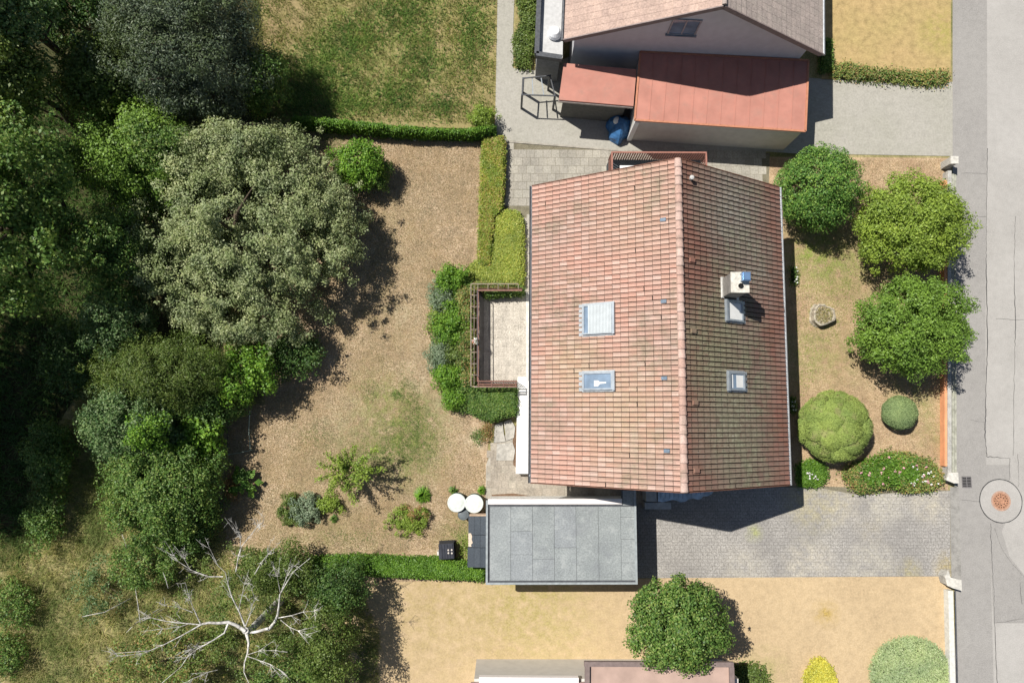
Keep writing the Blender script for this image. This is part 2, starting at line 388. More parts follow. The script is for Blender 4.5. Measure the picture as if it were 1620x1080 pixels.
PS = (0.62, 0.52, 0.37); DG = (0.12, 0.17, 0.04); DG2 = (0.2, 0.25, 0.06)
def gp(x, y): return tuple(G(x, y, 0))[:2]
M['lawn'] = grain('lawn', (0.16, 0.105, 0.06), (0.39, 0.285, 0.185), (0.66, 0.55, 0.4), 15, 0.5, c4=(0.28, 0.2, 0.115), patches=[
    (gp(748, 700), .45, .4, PS, .8), (gp(715, 665), .4, .4, PS, .8), (gp(690, 640), .4, .4, PS, .8), (gp(665, 612), .4, .4, PS, .8), (gp(655, 580), .45, .4, PS, .7), (gp(650, 545), .5, .4, PS, .6), (gp(640, 500), .6, .5, PS, .6), (gp(540, 660), .8, .8, PS, .5),
    (gp(640, 690), 1.7, 1.2, DG2, 1.0), (gp(600, 625), 1.1, 1.0, DG2, 0.7), (gp(680, 650), 0.9, 0.8, DG, 0.5), (gp(520, 222), 1.6, 1.0, DG, 0.4),
    (gp(560, 700), 1.2, 1.2, DG, 0.6), (gp(650, 735), 1.2, 1.0, DG, 0.5), (gp(628, 624), 0.25, 0.15, (0.2, 0.33, 0.06), 1.0), (gp(610, 350), 1.5, 1.5, DG, 0.25), (gp(500, 860), 2.5, 2, DG2, 0.3), (gp(740, 860), 1.2, .8, DG2, 0.7), (gp(600, 480), 2.2, 2.0, (0.24, 0.22, 0.1), 0.45), (gp(480, 700), 1.5, 1.5, (0.24, 0.22, 0.1), 0.4), (gp(700, 300), 1.2, 1.2, (0.25, 0.2, 0.12), 0.5)])
M['front_lawn'] = grain('front_lawn', (0.2, 0.13, 0.065), (0.41, 0.295, 0.185), (0.62, 0.5, 0.33), 16, 0.5, c4=(0.33, 0.22, 0.14), patches=[
    (gp(1290, 400), 1.3, 1.0, (0.22, 0.3, 0.05), 0.9), (gp(1340, 430), 1.6, 1.2, DG2, 0.7), (gp(1275, 560), 1.0, 1.2, DG2, 0.7), (gp(1340, 560), 1.4, 1.0, DG2, 0.4), (gp(1480, 680), 0.8, 0.8, DG2, 0.6), (gp(1450, 620), 1.0, 0.8, DG2, .7)])
M['meadow'] = grain('meadow', (0.17, 0.15, 0.06), (0.26, 0.22, 0.095), (0.34, 0.28, 0.13), 10, 0.5, c4=(0.36, 0.26, 0.15), bump=0.7, patches=[
    (gp(560, 90), 4.0, 3, (0.17, 0.22, 0.055), 0.85), (gp(480, 140), 2.0, 1.5, (0.15, 0.21, 0.05), 0.9), (gp(740, 40), 2.0, 2, (0.2, 0.23, 0.05), 0.7), (gp(440, 40), 1.8, 1.5, (0.3, 0.2, 0.12), 0.7)])
M['lawn_ochre'] = grain('lawn_ochre', (0.33, 0.235, 0.105), (0.4, 0.29, 0.14), (0.46, 0.345, 0.175), 14, 0.4, c4=(0.38, 0.3, 0.13), bump=0.3, patches=[
    (gp(1490, 50), 0.8, 0.8, (0.3, 0.3, 0.06), 0.7)])
M['lawn_sand'] = grain('lawn_sand', (0.42, 0.31, 0.18), (0.49, 0.37, 0.225), (0.55, 0.43, 0.27), 14, 0.3, c4=(0.44, 0.33, 0.2), bump=0.3, mk=.5, patches=[
    (gp(830, 950), 2.0, 1.5, (0.3, 0.27, 0.08), 0.7), (gp(700, 960), 2.5, 2.0, (0.34, 0.27, 0.11), 0.7), (gp(880, 1000), 2.0, 2.0, (0.34, 0.3, 0.1), 0.4), (gp(1307, 970), 0.4, 0.4, (0.4, 0.28, 0.07), 0.9), (gp(1210, 1060), .7, .7, (0.3, 0.3, 0.1), 0.6)])
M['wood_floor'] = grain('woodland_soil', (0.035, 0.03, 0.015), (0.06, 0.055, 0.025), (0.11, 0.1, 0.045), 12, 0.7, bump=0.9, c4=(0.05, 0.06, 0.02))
M['wild_ground'] = grain('wild_ground', (0.2, 0.18, 0.08), (0.31, 0.27, 0.13), (0.45, 0.37, 0.21), 14, 0.5, bump=0.9, c4=(0.12, 0.13, 0.04))
M['asphalt'] = grain('asphalt_pale', (0.33, 0.318, 0.3), (0.385, 0.37, 0.35), (0.44, 0.423, 0.4), 22, 0.25, bump=0.12, c4=(0.34, 0.326, 0.306), mk=.25)
M['asphalt_dark'] = grain('asphalt_grey', (0.25, 0.24, 0.228), (0.3, 0.288, 0.273), (0.355, 0.34, 0.32), 22, 0.3, bump=0.12, c4=(0.285, 0.273, 0.26), mk=.3)
M['crack'] = plain('crack_tar', (0.06, 0.06, 0.062), 0.7, 0.3, 9)
M['concrete'] = grain('concrete', (0.3, 0.27, 0.225), (0.37, 0.34, 0.29), (0.44, 0.41, 0.355), 22, 0.5, bump=0.25, c4=(0.33, 0.31, 0.27))
M['concrete_n'] = grain('concrete_yard', (0.3, 0.285, 0.25), (0.36, 0.345, 0.305), (0.41, 0.39, 0.35), 10, 0.35, bump=0.1, c4=(0.34, 0.33, 0.28), mk=.35)
M['drive'] = grain('driveway_blocks', (0.17, 0.163, 0.153), (0.325, 0.31, 0.288), (0.5, 0.475, 0.445), 14, 0.4, mk=.4, blocks=(.22, .16), bump=0.45, c4=(0.24, 0.23, 0.22), speck=((0.55, 0.53, 0.5), 9, 0.16, 0.6), patches=[
    (gp(1270, 792), .8, .5, (0.48, 0.44, 0.34), .8), (gp(1330, 798), .8, .4, (0.5, 0.46, 0.38), .8), (gp(1400, 798), .8, .4, (0.5, 0.47, 0.39), .7), (gp(1470, 795), .8, .5, (0.5, 0.46, 0.37), .8), (gp(1180, 900), 1.0, .4, (0.46, 0.43, 0.36), .6), (gp(1280, 900), 1.2, .4, (0.5, 0.46, 0.38), .7), (gp(1380, 900), 1.2, .4, (0.48, 0.45, 0.37), .6),
    (gp(1193, 843), 0.3, 0.25, (0.33, 0.35, 0.12), .8), (gp(1290, 835), .9, .6, (0.35, 0.33, 0.22), 0.2), (gp(1375, 835), .5, 0.4, (0.38, 0.33, 0.2), 0.3), (gp(1290, 785), 1.4, 0.5, (0.36, 0.32, 0.18), 0.5), (gp(1500, 895), 0.5, 0.4, (0.36, 0.28, 0.1), .8), (gp(1440, 902), .5, 0.25, (0.38, 0.33, 0.15), 0.6)])
M['terrace'] = grain('exposed_aggregate', (0.22, 0.195, 0.155), (0.47, 0.43, 0.37), (0.68, 0.635, 0.56), 16, 0.5, bump=0.3, c4=(0.47, 0.43, 0.37))
M['soil'] = grain('soil', (0.08, 0.05, 0.03), (0.16, 0.1, 0.065), (0.28, 0.2, 0.13), 20, 0.8, bump=0.7)

# ================================================================== SETTING
def sheet(name, poly, z, m, sub=0):
    mb = MB(); mb.add([(p[0], p[1], z) for p in poly], [tuple(range(len(poly)))])
    o = struct(mb.build(name, m))
    return o
def ccw(p):
    a = sum(p[i-1][0] * p[i][1] - p[i][0] * p[i-1][1] for i in range(len(p)))
    return p if a > 0 else p[::-1]
def psheet(name, px, z, m): return sheet(name, ccw(L(px, z)), z, m)

sheet('ground', [(-400, -400), (400, -400), (400, 400), (-400, 400)], -0.02, M['wild_ground'])
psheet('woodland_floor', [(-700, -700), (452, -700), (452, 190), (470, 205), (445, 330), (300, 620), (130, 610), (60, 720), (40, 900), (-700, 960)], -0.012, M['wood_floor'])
psheet('garden_lawn', [(330, 192), (800, 205), (800, 330), (842, 420), (842, 660), (785, 662), (772, 700), (768, 915), (380, 930), (345, 850), (350, 640), (420, 640)], -0.004, M['lawn'])
psheet('front_lawn', [(1170, 248), (1505, 250), (1500, 775), (1240, 778), (1170, 778)], -0.004, M['front_lawn'])
psheet('meadow', [(370, -400), (790, -400), (784, 212), (430, 196)], -0.004, M['meadow'])
psheet('neighbour_front_lawn', [(1300, -400), (1506, -400), (1504, 130), (1300, 126)], 0.0, M['lawn_ochre'])
psheet('neighbour_back_lawn', [(500, 912), (1000, 915), (1504, 905), (1512, 1500), (470, 1500)], -0.008, M['lawn_sand'])
psheet('neighbour_yard', [(795, -400), (830, -400), (812, 40), (812, 108), (850, 112), (900, 90), (1300, 125), (1508, 130), (1508, 247), (1260, 243), (1215, 240), (970, 238), (800, 226), (783, 212)], 0.0, M['concrete_n'])
psheet('garden_path_planting', [(818, -60), (880, -60), (880, 112), (812, 108)], 0.004, M['meadow'])

# pavers on the north side
def slabs(name, px0, px1, w_, h_, gap, m, z=0.0, jit=0.004, skip=0.0, clip=None, mats=None):
    a = G(*px0, 0); b = G(*px1, 0); mb = MB(); nx = int((b.x - a.x) / w_) + 1; ny = int((a.y - b.y) / h_) + 1
    for j in range(ny):
        for i in range(nx):
            x0 = a.x + i * w_ - (0.5 * w_ if j % 2 else 0); y1 = a.y - j * h_
            if clip and not clip(x0 + w_ / 2, y1 - h_ / 2): continue
            if random.random() < skip: continue
            dz = random.uniform(0, jit)
            mb.box((x0 + gap / 2, y1 - h_ + gap / 2, -0.05), (x0 + w_ - gap / 2, y1 - gap / 2, z + dz))
    return struct(mb.build(name, m))
def islandgrain(name, cols, fine=14, rough=0.9, moss=None, bump=0.3, speck=None):
    m, t = newmat(name); b = NB(t); k = len(cols)
    c = b.ramp(b.island(), [((i + 0.5) / k, x) for i, x in enumerate(cols)])
    fg = b.noise(fine, 5, 0.7)
    c = b.mix(1.0, c, b.ramp(fg, [(0.32, (0.72, 0.72, 0.72)), (0.68, (1.22, 1.22, 1.22))]), 'MULTIPLY')
    c = b.mix(1.0, c, b.ramp(b.noise(1.1, 5, 0.65), [(0.3, (0.84, 0.84, 0.84)), (0.7, (1.12, 1.11, 1.09))]), 'MULTIPLY')
    for (cl, sc_, th, st) in (moss or []):
        c = b.mix(b.maprange(b.noise(sc_, 6, 0.68), th, th + 0.14, 0, st), c, cl)
    b.out(c, rough, fg, bump, 0.02, spec=0.2)
    return m
M['slab'] = islandgrain('paving_slab', [(0.31, 0.29, 0.25), (0.35, 0.33, 0.285), (0.38, 0.36, 0.31), (0.33, 0.31, 0.27)], 13)
M['joint'] = grain('joint_sand', (0.1, 0.09, 0.06), (0.19, 0.17, 0.12), (0.27, 0.25, 0.18), 20, 1.0)
psheet('north_terrace_base', [(798, 222), (985, 238), (1218, 242), (1216, 300), (1190, 330), (838, 330), (838, 460), (827, 460), (824, 345), (797, 330)], 0.004, M['joint'])
yl = lambda x: G(797, 224, 0).y + (x - G(797, 224, 0).x) * (G(985, 238).y - G(797, 224).y) / (G(985).x - G(797).x) if False else 0
p1, p2 = G(797, 226), G(985, 240)
def clipN(x, y):
    top = p1.y + (x - p1.x) * (p2.y - p1.y) / (p2.x - p1.x)
    if x > p2.x: top = p2.y
    return y < top - 0.1 and x < G(1216, 270).x - 0.2 and (x > G(838, 330).x or y > G(797, 330).y + 0.1) and x > G(800, 300).x - 0.1
slabs('north_paving', (800, 224), (1216, 350), 0.42, 0.42, 0.014, M['slab'], 0.012, clip=clipN)
# kerb line between the plots
mb = MB(); a = G(797, 224); b_ = G(985, 239)
mb.bar((a.x, a.y, 0.02), (b_.x, b_.y, 0.02), 0.07, 0.05); struct(mb.build('edging_kerb', M['concrete']))
# strip of concrete along the west eave
psheet('side_path', [(824, 345), (846, 345), (846, 610), (830, 610), (829, 430)], 0.02, M['concrete'])
# south-west path: slabs
psheet('garden_path', [(782, 700), (846, 655), (1035, 700), (1035, 800), (768, 800), (769, 735)], 0.006, M['concrete'])
def clipS(x, y): return G(770, 765).x < x < G(1015, 760).x and y > G(800, 797).y and (x > G(830, 700).x or y < G(790, 700).y)
M['slab_dark'] = islandgrain('worn_paver', [(0.3, 0.265, 0.22), (0.35, 0.31, 0.26), (0.4, 0.36, 0.3), (0.33, 0.29, 0.24)], 12, moss=[((0.2, 0.19, 0.15), 1.3, 0.55, 0.6)])
slabs('worn_path', (764, 700), (1016, 800), 0.36, 0.36, 0.014, M['slab_dark'], 0.016, clip=clipS)

# driveway
psheet('driveway_base', [(1000, 760), (1504, 775), (1504, 911), (1000, 914)], 0.0, M['joint'])
psheet('driveway', [(1000, 768), (1240, 770), (1300, 772), (1360, 783), (1440, 778), (1503, 776), (1504, 911), (1000, 914)], 0.008, M['drive'])

# street
psheet('road', [(1507, -500), (2400, -500), (2400, 1800), (1516, 1800)], 0.004, M['asphalt'])
psheet('pavement', [(1507, -500), (1560, -500), (1562, 250), (1559, 500), (1560, 735), (1567, 880), (1572, 1080), (1575, 1800), (1516, 1800), (1507, 500)], 0.010, M['asphalt_dark'])
psheet('road_patch', [(1559, 735), (1598, 735), (1598, 810), (1585, 840), (1597, 880), (1625, 915), (1655, 985), (1572, 985), (1567, 880)], 0.011, M['asphalt_dark'])
psheet('kerb_strip', [(1503, 770), (1517, 770), (1521, 915), (1505, 915)], 0.016, grain('kerb_strip', (0.22, 0.21, 0.2), (0.28, 0.27, 0.25), (0.34, 0.33, 0.31), 26, 0.6, bump=0.2))
def crack(name, pts, w_=0.02, n=10, jit=0.02):
    mb = MB(); P = []
    for i in range(len(pts) - 1):
        a, b = G(*pts[i]), G(*pts[i + 1])
        for k in range(n): P.append(a.lerp(b, k / n))
    P.append(G(*pts[-1])); ww = w_
    Q = []
    for i, p in enumerate(P):
        d = (P[min(i + 1, len(P) - 1)] - P[max(i - 1, 0)]).normalized(); nrm = Vector((-d.y, d.x, 0))
        ww = max(w_ * 0.5, min(w_ * 1.6, ww + random.uniform(-.3, .3) * w_)); p = p + nrm * random.uniform(-jit, jit)
        Q += [p + nrm * ww / 2, p - nrm * ww / 2]
    mb.add([(q.x, q.y, 0.017) for q in Q], [(2*i, 2*i+1, 2*i+3, 2*i+2) for i in range(len(P) - 1)])
    return struct(mb.build(name, M['crack']))
crack('road_joint', [(1562, 235), (1560, 350), (1560, 420), (1562, 540), (1559, 640), (1558, 690), (1561, 722)], 0.028, 14)
crack('road_joint', [(1561, 722), (1580, 723), (1598, 725)], 0.02, 8); crack('road_joint', [(1597, 725), (1597, 758)], 0.02, 8)
crack('road_joint', [(1606, 342), (1604, 420), (1606, 520), (1604, 600), (1603, 720)], 0.022, 16); crack('road_joint', [(1610, 718), (1611, 770)], 0.014, 8)
crack('road_joint', [(1567, 828), (1568, 870), (1572, 935), (1573, 985), (1577, 1080), (1582, 1300)], 0.022, 14)
crack('road_crack', [(1573, 835), (1583, 865), (1600, 890), (1622, 915)], 0.012, 10); crack('road_crack', [(1575, 504), (1590, 505), (1620, 506)], 0.010, 8)
crack('road_crack', [(1573, 985), (1620, 978)], 0.010, 8); crack('road_crack', [(1520, 274), (1560, 275)], 0.008, 6); crack('road_crack', [(1517, 342), (1560, 343)], 0.008, 6)
crack('road_crack', [(1535, 664), (1558, 668)], 0.008, 6); crack('road_crack', [(1520, 790), (1562, 794)], 0.007, 6); crack('road_crack', [(1613, 920), (1616, 955)], 0.012, 6)

# ================================================================== MAIN HOUSE (least-squares fit to the photograph)
YAW = -0.0076
hx0, hx1, hxr, hy0, hy1, hl, her, hr = 1.1673, 12.2061, 6.8488, -2.7796, 10.3382, 3.65, 3.84, 7.19
house = thing('house', 'gabled house with an orange-red tiled roof whose right slope is mossy, centre of the plot', 'house', (0, 0, 0), YAW)
HI = invof(house).inverted()
pw = math.atan2(hr - hl, hxr - hx0); pe = math.atan2(hr - her, hx1 - hxr)
Wsl = math.hypot(hr - hl, hxr - hx0); Esl = math.hypot(hr - her, hx1 - hxr); RL = hy1 - hy0
def frW(u, v, n): return (hx0 + v * math.cos(pw) - n * math.sin(pw), hy0 + u, hl + v * math.sin(pw) + n * math.cos(pw))
def frE(u, v, n): return (hx1 - v * math.cos(pe) + n * math.sin(pe), hy0 + u, her + v * math.sin(pe) + n * math.cos(pe))
def hit(px, py, side):
    """photo pixel -> (u,v) on a roof slope"""
    o = HI @ Vector((0, 0, H)); d = (HI.to_3x3() @ ray(px, py))
    if side == 'W': p0 = Vector(frW(0, 0, 0)); n = Vector((-math.sin(pw), 0, math.cos(pw))); vd = Vector((math.cos(pw), 0, math.sin(pw)))
    else: p0 = Vector(frE(0, 0, 0)); n = Vector((math.sin(pe), 0, math.cos(pe))); vd = Vector((-math.cos(pe), 0, math.sin(pe)))
    q = o + d * ((p0 - o).dot(n) / d.dot(n)) - p0
    return q.y, q.dot(vd)
def roofpt(px, py, side):
    return (frW if side == 'W' else frE)(*hit(px, py, side), 0)
def tilemat(name, cols, mossamt, mossgain, grime, band=None, patches=()):
    m, t = newmat(name); b = NB(t); k = len(cols)
    c = b.ramp(b.island(), [((i + 0.5) / k, x) for i, x in enumerate(cols)])
    fg = b.noise(30, 5, 0.7)
    c = b.mix(1.0, c, b.ramp(fg, [(0.3, (0.78, 0.78, 0.78)), (0.7, (1.2, 1.2, 1.2))]), 'MULTIPLY')
    c = b.mix(b.maprange(b.noise(0.55, 6, 0.65), 0.42, 0.7, 0, grime), c, (0.30, 0.27, 0.235))
    # lichen and moss, thickest in broad fields
    mo = b.noise(1.6, 6, 0.72); fieldn = b.noise(0.32, 4, 0.55, stretch=(1.0, 0.8, 1.0))
    fld = b.maprange(fieldn, mossamt, mossamt + 0.16, 0, mossgain)
    if band:      # moss keeps to the middle of this slope
        sx = b.n('ShaderNodeSeparateXYZ'); b.l(b.co.outputs['Object'], sx.inputs[0])
        off = b.math('ABSOLUTE', b.math('SUBTRACT', b.math('ADD', sx.outputs[0], b.math('MULTIPLY', b.noise(.5, 3), 2.4)), band[0] + 1.2))
        bandf = b.maprange(off, band[1], band[1] * .35)
        fld = b.math('MULTIPLY', b.math('ADD', fld, .35), bandf, True)
        c = b.mix(b.math('MULTIPLY', bandf, .62), c, b.ramp(b.noise(3.0, 5, .7), [(.35, (0.10, 0.085, 0.068)), (.65, (0.225, 0.185, 0.15))]))
    k_ = b.math('MULTIPLY', b.maprange(mo, 0.42, 0.62), fld, True)
    c = b.mix(k_, c, b.ramp(b.noise(7, 4, 0.7), [(0.35, (0.13, 0.125, 0.08)), (0.65, (0.28, 0.265, 0.185))]))
    for (p, r, soft, lo_c, hi_c, st) in patches:
        fl = b.n('ShaderNodeVectorMath', operation='MULTIPLY'); b.l(b.co.outputs['Object'], fl.inputs[0]); fl.inputs[1].default_value = (1, .75, 0)
        ds = b.n('ShaderNodeVectorMath', operation='DISTANCE'); b.l(fl.outputs[0], ds.inputs[0]); ds.inputs[1].default_value = (p[0], p[1] * .75, 0)
        wob_ = b.math('ADD', ds.outputs['Value'], b.math('MULTIPLY', b.noise(.9, 4, .65), 1.6))
        kk = b.math('MULTIPLY', b.maprange(wob_, r + .8 + soft, r + .8 - soft), b.maprange(b.noise(4.5, 5, .7), .32, .6, .25, st), True)
        c = b.mix(kk, c, b.ramp(b.noise(9, 4, .7), [(.35, lo_c), (.65, hi_c)]))
    pale = b.maprange(b.noise(5.5, 5, 0.75), 0.63, 0.72, 0, 0.55)
    c = b.mix(pale, c, (0.52, 0.48, 0.42))
    b.out(c, 0.85, fg, 0.35, 0.015, spec=0.2)
    return m
M['tileW'] = tilemat('clay_tile_pale', [(0.47, 0.28, 0.22), (0.50, 0.295, 0.235), (0.48, 0.28, 0.22), (0.57, 0.39, 0.33), (0.47, 0.29, 0.225), (0.52, 0.325, 0.265)], 0.44, 0.6, 0.4, patches=[(roofpt(980, 655, 'W'), 1.2, 1.2, (.27, .25, .13), (.42, .4, .24), .5), (roofpt(900, 575, 'W'), .7, .8, (.27, .25, .13), (.42, .4, .24), .55), (roofpt(1000, 330, 'W'), 1.0, 1.2, (.33, .27, .18), (.46, .4, .28), .4)])
M['tileE'] = tilemat('clay_tile_mossy', [(0.215, 0.108, 0.078), (0.24, 0.118, 0.087), (0.2, 0.112, 0.085), (0.26, 0.128, 0.096), (0.185, 0.108, 0.082), (0.23, 0.113, 0.086)], 0.36, 0.9, 0.25, ((hxr+hx1)/2, 2.2), [(roofpt(1155, 330, 'E'), 1.3, .9, (.13, .115, .1), (.33, .31, .265), .85), (roofpt(1125, 555, 'E'), 1.3, .9, (.12, .125, .07), (.28, .285, .18), .75), (roofpt(1160, 675, 'E'), 1.2, .9, (.14, .14, .09), (.33, .32, .23), .75), (roofpt(1200, 430, 'E'), .7, .8, (.15, .13, .11), (.33, .31, .26), .7)])  # base tints darker than on the west slope, moss on top
M['underlay'] = plain('roof_batten_dirt', (0.045, 0.03, 0.025), 1.0, 0.3, 12)
M['zinc'] = plain('zinc_sheet', (0.36, 0.38, 0.4), 0.5, 0.15, 8, metal=0.3)
M['zincdark'] = plain('dark_metal', (0.09, 0.095, 0.105), 0.5, 0.2, 8, metal=0.3)
M['render'] = plain('white_render', (0.74, 0.73, 0.7), 0.9, 0.06, 3, bump=0.4, grime=(0.5, 0.48, 0.43))
M['woodbrown'] = plain('brown_wood', (0.16, 0.075, 0.05), 0.7, 0.25, 6, bump=0.4)
M['glass'] = plain('roof_glass', (0.2, 0.27, 0.36), 0.07, 0.2, 2, spec=0.9, bump=0.0)
M['frame'] = plain('grey_aluminium', (0.34, 0.38, 0.42), 0.4, 0.12, 5, metal=0.4)
M['blindwhite'] = plain('white_blind', (0.75, 0.75, 0.73), 0.7, 0.05, 4)

def tiles(fr, slen, ncol, nrow, flip):
    """individual interlocking clay tiles, each a shallow dished plate with a raised side roll and a thick lower lip"""
    mb = MB(); wu = RL / ncol; wv = slen / nrow
    prof = [(0.0, 0.010), (0.10, 0.022), (0.22, 0.012), (0.48, 0.006), (0.72, 0.010), (0.80, 0.034), (0.90, 0.034), (1.0, 0.004)]
    if flip: prof = [(1 - a, h_) for a, h_ in prof][::-1]
    g = 0.036 if flip else 0.03
    for r in range(nrow):
        for c in range(ncol):
            j = random.uniform(-.003, .003); jh = random.uniform(-.003, .005); jv = random.uniform(-.004, .004) - (.03 if random.random() < .012 else 0)
            u0 = c * wu + g / 2 + j; uw = wu - g
            v0 = r * wv + jv; v1 = v0 + wv - (0.044 if flip else 0.024)
            vs = []
            for (a, h_) in prof:
                u = u0 + a * uw
                vs += [fr(u, v0, 0.0 + jh), fr(u, v0 + 0.004, h_ + 0.038 + jh), fr(u, v1, h_ + 0.004)]
            fs = []
            for i in range(len(prof) - 1):
                for k in (0, 1):
                    q = (3*i + k, 3*(i+1) + k, 3*(i+1) + k + 1, 3*i + k + 1)
                    fs.append(q if not flip else q)
            fs += [(0, 1, 2), (3*(len(prof)-1), 3*(len(prof)-1) + 2, 3*(len(prof)-1) + 1)]
            mb.add(vs, fs)
    return mb
NC = 65
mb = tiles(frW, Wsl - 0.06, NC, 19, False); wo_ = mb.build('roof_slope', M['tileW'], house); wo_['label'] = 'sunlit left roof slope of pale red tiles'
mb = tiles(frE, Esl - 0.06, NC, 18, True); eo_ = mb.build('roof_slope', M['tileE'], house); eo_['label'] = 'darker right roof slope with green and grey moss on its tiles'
mb = MB()   # roof deck under the tiles
mb.add([frW(0, 0, -0.14), frW(RL, 0, -0.14), frW(RL, Wsl, -0.14), frW(0, Wsl, -0.14), frW(0, 0, 0.0), frW(RL, 0, 0.0), frW(RL, Wsl, 0.0), frW(0, Wsl, 0.0)],
       [(3,2,1,0),(4,5,6,7),(0,1,5,4),(1,2,6,5),(2,3,7,6),(3,0,4,7)])
mb.add([frE(0, 0, -0.14), frE(RL, 0, -0.14), frE(RL, Esl, -0.14), frE(0, Esl, -0.14), frE(0, 0, 0.0), frE(RL, 0, 0.0), frE(RL, Esl, 0.0), frE(0, Esl, 0.0)],
       [(3,2,1,0),(4,5,6,7),(0,1,5,4),(1,2,6,5),(2,3,7,6),(3,0,4,7)])
mb.build('roof_deck', M['underlay'], house)
# verge boards
for (u0, u1) in ((-0.035, -0.003), (RL + 0.003, RL + 0.035)):
    mb = MB(); mb.box((u0, -0.02, -0.2), (u1, Wsl, 0.05), 0, frW); mb.box((u0, -0.02, -0.2), (u1, Esl, 0.05), 0, frE)
    mb.build('verge_board', M['woodbrown'], house)
# ridge caps
M['ridge'] = islandgrain('ridge_cap', [(0.45, 0.3, 0.25), (0.5, 0.35, 0.3), (0.54, 0.4, 0.35), (0.44, 0.29, 0.24)], 20, moss=[((0.2, 0.17, 0.13), 1.0, 0.52, 0.6)])
mb = MB(); n = 36; rl = RL / n
for i in range(n):
    vs = []; a0 = hy0 + i * rl; 
    for (y, r_, dz) in ((a0 - 0.01, 0.135, 0.02), (a0 + 0.02, 0.15, 0.03), (a0 + rl + 0.01, 0.125, 0.0)):
        for k in range(9):
            a = math.pi * (k / 8) ; vs.append((hxr + math.cos(a) * r_ * 1.05, y, hr - 0.03 + dz + math.sin(a) * r_ * 0.85))
    fs = [(j * 9 + k, j * 9 + k + 1, (j + 1) * 9 + k + 1, (j + 1) * 9 + k) for j in range(2) for k in range(8)]
    mb.add(vs, fs, 0, False); mb.add(vs[:9], [tuple(range(9))])
rc_ = mb.build('ridge_cap', M['ridge'], house)
# gutters with downpipes
for side, (gx, gz) in (('W', (hx0 - 0.07, hl - 0.06)), ('E', (hx1 + 0.07, her - 0.06))):
    mb = MB(); vs = []
    for y in (hy0 - 0.03, hy1 + 0.03):
        for k in range(9):
            a = math.pi + math.pi * k / 8; vs.append((gx + math.cos(a) * 0.07, y, gz + math.sin(a) * 0.07 + 0.03))
        for k in range(9):
            a = 2 * math.pi - math.pi * k / 8; vs.append((gx + math.cos(a) * 0.055, y, gz + math.sin(a) * 0.055 + 0.03))
    mb.add(vs, [(k, (k + 1) % 18, 18 + (k + 1) % 18, 18 + k) for k in range(18)] + [tuple(range(17, -1, -1)), tuple(range(18, 36))])
    g_ = mb.build('gutter', M['zincdark'] if side == 'W' else M['zinc'], house)
    mb = MB(); s_ = 1 if side == 'W' else -1
    mb.tube([(gx, hy0 + 0.3, gz), (gx + s_ * 0.25, hy0 + 0.3, gz - 0.3), (gx + s_ * 0.5, hy0 + 0.55, gz - 0.5), (gx + s_ * 0.5, hy0 + 0.55, 0.02)], 0.045, 8)
    mb.build('downpipe', M['zinc'], house)
# walls with gables
wx0, wx1, wy0, wy1 = hx0 + 0.62, hx1 - 0.62, hy0 + 0.55, hy1 - 0.55
mb = MB()
zl = hl + 0.62 * math.tan(pw) - 0.18; zr = her + 0.62 * math.tan(pe) - 0.18
prof = [(wx0, -0.05), (wx1, -0.05), (wx1, zr), (hxr, hr - 0.19), (wx0, zl)]
vs = [(x, wy0, z) for x, z in prof] + [(x, wy1, z) for x, z in prof]
mb.add(vs, [(0,1,2,3,4), (9,8,7,6,5), (0,5,6,1), (1,6,7,2), (2,7,8,3), (3,8,9,4), (4,9,5,0)])
mb.build('wall', M['render'], house)
def wallwindow(parent, x, y, z, w_, h_, axis, s_, glassm=None, name='window'):
    """window proud of a wall; axis 'x': wall faces +-x; s_: outward sign"""
    mb = MB(); mg = MB(); t = 0.05
    def fr(a, d, c): return (x + s_ * d, y + a, z + c) if axis == 'x' else (x + a, y + s_ * d, z + c)
    for (a0, a1, c0, c1) in ((-w_/2, w_/2, 0, 0.07), (-w_/2, w_/2, h_ - 0.07, h_), (-w_/2, -w_/2 + 0.07, 0.07, h_ - 0.07), (w_/2 - 0.07, w_/2, 0.07, h_ - 0.07), (-0.03, 0.03, 0.07, h_ - 0.07)):
        mb.box((a0, 0.003, c0), (a1, t, c1), 0, fr)
    mb.box((-w_/2 - 0.06, 0.003, -0.06), (w_/2 + 0.06, 0.11, -0.003), 0, fr)
    f = mb.build(name, M['frame'], parent)
    mg.box((-w_/2 + 0.07, 0.003, 0.07), (w_/2 - 0.07, 0.02, h_ - 0.07), 0, fr); mg.build('pane', M['glass'], f)
    return f
for y in (-0.6, 1.8, 5.0, 7.6): wallwindow(house, wx1, y, 1.1, 1.3, 1.3, 'x', 1)
for y in (0.2, 7.6): wallwindow(house, wx0, y, 1.5, 1.3, 1.2, 'x', -1)
for x in (3.4, 10.2): wallwindow(house, x, wy1, 1.4, 1.4, 1.2, 'y', 1)
wallwindow(house, 6.9, wy1, 4.6, 1.3, 1.1, 'y', 1); wallwindow(house, 10.4, wy0, 1.3, 1.3, 1.2, 'y', -1); wallwindow(house, 6.9, wy0, 4.5, 1.3, 1.1, 'y', -1)
mb = MB(); mb.box((7.1, wy0 - 0.06, 0.45), (8.1, wy0 - 0.003, 2.5)); dr = mb.build('door', M['woodbrown'], house)
mb = MB(); mb.tube([(7.22, wy0 - 0.12, 1.4), (7.22, wy0 - 0.12, 1.6)], 0.015, 6); mb.build('handle', M['zinc'], dr)

